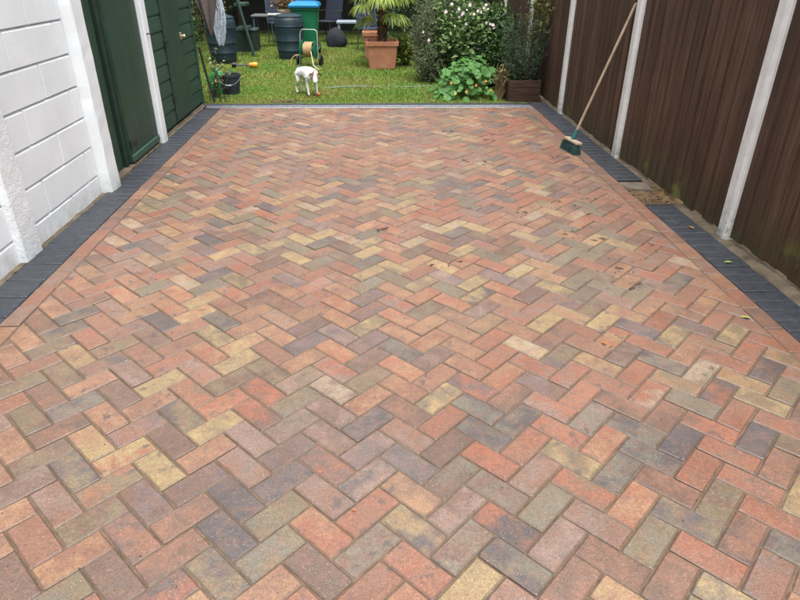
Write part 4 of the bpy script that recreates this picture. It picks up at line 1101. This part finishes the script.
# climber on the fence
P = np.stack([rng.uniform(2.10, 2.20, 260), 7.95+rng.normal(size=260)*.16+.25, 1.05+rng.normal(size=260)*.16], 1)
P2 = np.stack([rng.uniform(2.08, 2.20, 260), 8.75+rng.normal(size=260)*.22, .55+rng.uniform(0, .7, 260)], 1)
plant('climber', (2.18, 8.5, 0), 'thin yellowish climber hanging on the brown fence above the planter', 'climber', np.concatenate([P[:110], P2]), .05, mat_leaf('climber_leaf', [(.05, .09, .02), (.14, .16, .04), (.24, .20, .05)]), stems=24, stemmat=M_STEM)
# low plants and a bowl behind the palm pot
P = blob_points(1300, [(.58, 11.3, .22, .17, .2, .24, 1)], .3); P = P[P[:, 2] > 0]
plant('small_shrub', (.58, 11.3, -.02), 'small yellow-green shrub at the right side of the palm pot', 'shrub', P, .05, mat_leaf('lime_leaf', [(.09, .14, .02), (.20, .24, .05)]), stems=30, stemmat=M_GSTEM)
P = blob_points(900, [(.90, 11.9, .34, .17, .15, .13, 1)], .3)
bw = empty('bowl_pot', (.92, 11.9, -.02), 'low brown bowl pot at the foot of the dark hedge', 'pot')
MB().lathe([(0, 0), (.10, 0), (.19, .10), (.22, .22), (.235, .225), (.235, .25), (.205, .25), (.18, .12), (0, .10)], n=24).build('body', mat_plain('brown_glaze', (.16, .075, .05), .6), bw, True)
MB().lathe([(0, .20), (.20, .20)], n=20).build('soil', M_EARTH, bw)
plant('bowl_plant', (.92, 11.9, .2), 'blue-green leafy plant growing in the brown bowl pot', 'plant', P, .065, mat_leaf('bluegreen_leaf', [(.04, .10, .06), (.08, .17, .10)]), stems=20, stemmat=M_GSTEM)
# bright shrub mass at top centre right
P = blob_points(9000, [(.75, 12.9, .55, .45, .4, .65, 2), (1.45, 12.3, .7, .5, .5, .8, 3), (1.95, 12.8, .8, .35, .6, .8, 2), (1.1, 13.4, 1.3, .7, .5, .6, 3)], .6); P = P[P[:, 2] > 0]
plant('evergreen_shrub', (1.3, 12.8, -.02), 'broad dark evergreen shrub behind the flower bed', 'shrub', P, .06, M_DKLEAF, stems=70, stemmat=M_STEM)

# ------------------------------------------------------------ back of the garden
def hedge(name, x0, x1, y0, y1, h, N, label, mat=M_DKLEAF, size=.07, z0=0.):
    r = empty(name, ((x0+x1)/2, (y0+y1)/2, -.03), label, 'hedge')
    P = np.stack([rng.uniform(x0, x1, N), y0+(y1-y0)*rng.random(N)**2, z0+(h-z0)*rng.random(N)**.85], 1)
    P[:, 1] += .12*np.sin(P[:, 0]*4)+.10*np.sin(P[:, 2]*7+P[:, 0]*3); P[:, 2] += .1*np.sin(P[:, 0]*5)
    o = leaves('leaf_mass', P-np.array(r.location), size, mat, r)
    mb = MB(); 
    for i in range(int((x1-x0)*5+(y1-y0)*2)):
        x = random.uniform(x0, x1); y = random.uniform(y0+.2, y1)
        mb.tube([(x, y, -.1), (x+random.gauss(0, .06), y, h*.5), (x+random.gauss(0, .15), y, h*.95)], [.03, .02, .006], 5, False)
    mb.v = [(a-r.location.x, b-r.location.y, c-r.location.z) for a, b, c in mb.v]; mb.build('trunks', M_STEM, r)
    return r
hedge('hedge', -7.0, 2.6, 17.6, 19.2, 3.4, 26000, 'tall dark hedge closing the far end of the garden', size=.11)
hedge('hedge', -4.6, -3.2, 8.2, 17.5, 3.0, 20000, 'shady dark hedge on the left beyond the shed', size=.09)
# dark timber lean-to / shelter roof casting the shade over the furniture
lt = empty('garden_shelter', (-.6, 16.2, 0), 'dark open timber shelter in shade at the far end of the lawn', 'shelter')
M_DARKW = mat_plain('dark_timber', (.022, .020, .020), .8, .4, 6, .3)
for x in (-2.7, -1.0, .7, 1.9):
    for y in (-1.0, .9): MB().box(x-.045, x+.045, y-.045, y+.045, -.05, 2.1, .005).build('post', M_DARKW, lt)
MB().box(-3.0, 2.2, -1.25, 1.15, 2.1, 2.16).build('roof', M_DARKW, lt)
MB().box(-3.0, 2.2, .96, 1.0, 0, 2.1).build('back_wall', M_DARKW, lt)

def legs4(mb, w_, d_, h, t=.018):
    for sx_ in (-1, 1):
        for sy_ in (-1, 1): yield MB().box(sx_*w_/2-t, sx_*w_/2+t, sy_*d_/2-t, sy_*d_/2+t, 0, h, .003)
M_GREYP = mat_plain('pale_grey_plastic', (.24, .29, .34), .5, .12, 8, .05)
be = empty('garden_bench', (-.36, 14.4, -.03), 'pale grey plastic bench in front of the dark shelter', 'bench')
MB().box(-.36, .36, -.18, .18, .42, .475, .012).build('seat', M_GREYP, be)
for m_ in legs4(None, .62, .26, .42, .024): m_.build('leg', M_GREYP, be)
rt_ = empty('side_table', (.45, 14.6, -.03), 'round dark garden table right of the palm', 'table')
MB().lathe([(0, .455), (.40, .455), (.42, .465), (.42, .48), (0, .485)], n=28).build('top', mat_plain('blue_grey_top', (.07, .09, .12), .4), rt_, True)
for q in (0, 2.09, 4.18): MB().tube([(.28*math.cos(q), .28*math.sin(q), 0), (.16*math.cos(q), .16*math.sin(q), .46)], .014, 6).build('leg', M_BLACK, rt_, True)
M_FOLD = mat_plain('chair_frame', (.07, .10, .125), .4, .1, 20, 0, metal=.3); M_SLING = mat_plain('navy_sling', (.018, .026, .045), .8, .3, 30, .2)
def chair(loc, rz, label, frame=M_FOLD, group='garden chairs round the shady end of the lawn'):
    r = empty('garden_chair', loc, label, 'chair', group, rz)
    for s in (-1, 1):
        MB().tube([(s*.22, -.22, 0), (s*.22, -.20, .42), (s*.22, .20, .40), (s*.22, .30, .88)], .011, 6).build('side_frame', frame, r, True)
        MB().tube([(s*.22, .24, 0), (s*.22, .12, .42)], .011, 6).build('leg', frame, r, True)
        MB().tube([(s*.24, -.18, .60), (s*.24, .24, .62)], .014, 6).build('armrest', frame, r, True)
    MB().box(-.21, .21, -.20, .20, .405, .425, .005).build('seat', M_SLING, r)
    v = [(-.21, .205, .44), (.21, .205, .44), (.21, .295, .86), (-.21, .295, .86)]; v += [(a, b+.015, c) for a, b, c in v]
    MB().add(v, [(0, 1, 2, 3), (7, 6, 5, 4), (0, 4, 5, 1), (1, 5, 6, 2), (2, 6, 7, 3), (3, 7, 4, 0)]).build('backrest', M_SLING, r)
chair((.03, 13.3, -.03), R(30), 'grey-framed garden chair directly behind the palm pot')
chair((-.95, 15.0, -.03), R(-35), 'dark garden chair right of the wheelie bin under the shelter', M_DARKW)
chair((-1.95, 14.6, -.03), R(20), 'dark garden chair left of the big water butt', M_FOLD)
# table with potted flowers left of the barrel
tt = empty('garden_table', (-1.95, 13.75, -.03), 'dark garden table carrying a planted bowl left of the big water butt', 'table')
MB().box(-.42, .42, -.25, .25, .60, .63, .006).build('top', mat_plain('weathered_top', (.10, .11, .11), .7), tt)
for m_ in legs4(None, .74, .42, .60, .017): m_.build('leg', M_FOLD, tt)
MB().box(-.08, .22, -.27, -.12, .632, .66, .004).build('tray', mat_plain('white_tray', (.6, .62, .62), .5), tt)
fb = empty('flower_bowl', (-1.72, 13.78, .60), 'cream bowl pot standing on the dark garden table', 'pot')
MB().lathe([(0, 0), (.10, 0), (.17, .09), (.18, .10), (.165, .10), (0, .08)], n=20).build('body', mat_plain('cream_pot', (.42, .34, .24), .7), fb, True)
P = blob_points(700, [(-1.72, 13.78, .82, .24, .2, .16, 1)], .2)
fp = plant('bowl_flowers', (-1.72, 13.78, .68), 'mixed red and cream flowering plant in the cream bowl', 'plant', P, .05, mat_leaf('mixed_bedding', [(.05, .09, .02), (.10, .13, .04), (.35, .08, .05), (.45, .40, .28)]), stems=24, stemmat=M_GSTEM)
# green trestle leg, storage box
tr_ = empty('trestle', (-2.35, 12.5, -.03), 'dark green timber trestle leaning right of the teal water butt', 'trestle')
M_TGR = mat_plain('old_green_timber', (.022, .048, .036), .7, .3, 8, .3)
for a, b in (((-.12, 0, 1.25), (.17, -.1, 0)), ((-.16, .5, 1.25), (-.05, .62, 0))):
    MB().tube([a, b], .028, 4).build('leg', M_TGR, tr_)
for z_ in (.45, .85): MB().box(-.12, .08, -.02, .45, z_, z_+.05, .004).build('brace', M_TGR, tr_)
sb2 = empty('storage_box', (-2.45, 13.2, -.03), 'low dark green storage box behind the trestle', 'box')
MB().box(-.24, .24, -.2, .2, 0, .38, .01).build('body', mat_plain('box_green', (.015, .032, .026), .6), sb2); MB().box(-.25, .25, -.21, .21, .38, .42, .01).build('lid', mat_plain('box_lid', (.03, .05, .045), .6), sb2)
# slumped dark sack right of bin
sk_ = MB(); v = []; n_ = 16
for j, (z_, r_) in enumerate(((0, .22), (.06, .26), (.16, .27), (.27, .23), (.36, .16), (.41, .08), (.43, .0))):
    for k in range(n_):
        q = 2*math.pi*k/n_; rr = r_*(1+.10*math.sin(5*q+j)+random.gauss(0, .03)); v.append((rr*math.cos(q), rr*.8*math.sin(q), z_))
sk_.add(v, [(j*n_+k, j*n_+(k+1) % n_, (j+1)*n_+(k+1) % n_, (j+1)*n_+k) for j in range(6) for k in range(n_)])
so_ = sk_.build('sack', mat_plain('dark_sack', (.014, .016, .022), .85, .3, 8, .4, 25), smooth=True, loc=(-.72, 13.9, -.03)); so_.scale = (.8, .8, .9); tag(so_, 'slumped dark sack on the grass right of the wheelie bin', 'sack')
ck = MB()
for i in range(60): stone(ck, (-1.12+random.gauss(0, .12), 8.10+random.gauss(0, .04), -.015), random.uniform(.006, .02))
for i in range(8): stone(ck, (.76+random.gauss(0, .03), 8.02+random.gauss(0, .02), -.01), random.uniform(.01, .02))
tag(ck.build('soil_clods', mat_plain('clod_soil', (.09, .06, .035), .95, .4, 20, .5, 60)), kind='stuff')
# garden hose across the lawn
hh = MB(); hp = []
for t in np.linspace(0, 1, 40):
    x = -.62+1.5*t; hp.append((x, 8.95+.10*math.sin(5*t)+.25*t*t, .000+.006*math.sin(9*t)))
hh.tube(hp, .008, 6); tag(hh.build('garden_hose', mat_plain('blue_green_hose', (.13, .20, .17), .5, .15, 20, 0), smooth=True), 'pale blue-green hose lying across the lawn in front of the palm pot', 'hose')
# upright edge tufts along the back border, leaf litter
NE = 9000
ex_ = rng.uniform(-2.0, 1.75, NE); ey_ = 7.886+np.abs(rng.normal(size=NE))*.035+.008; eh = rng.uniform(.006, .024, NE)
V = np.zeros((NE, 3, 3)); V[:, 0] = np.stack([ex_-.003, ey_, -.03+0*ex_], 1); V[:, 1] = np.stack([ex_+.003, ey_, -.03+0*ex_], 1)
V[:, 2] = np.stack([ex_+rng.normal(size=NE)*.012, ey_+rng.normal(size=NE)*.012, -.02+eh], 1)
tag(np_mesh('grass_edge', V, [(0, 1, 2)], lawn_mat('edge_blades', True)), kind='stuff')
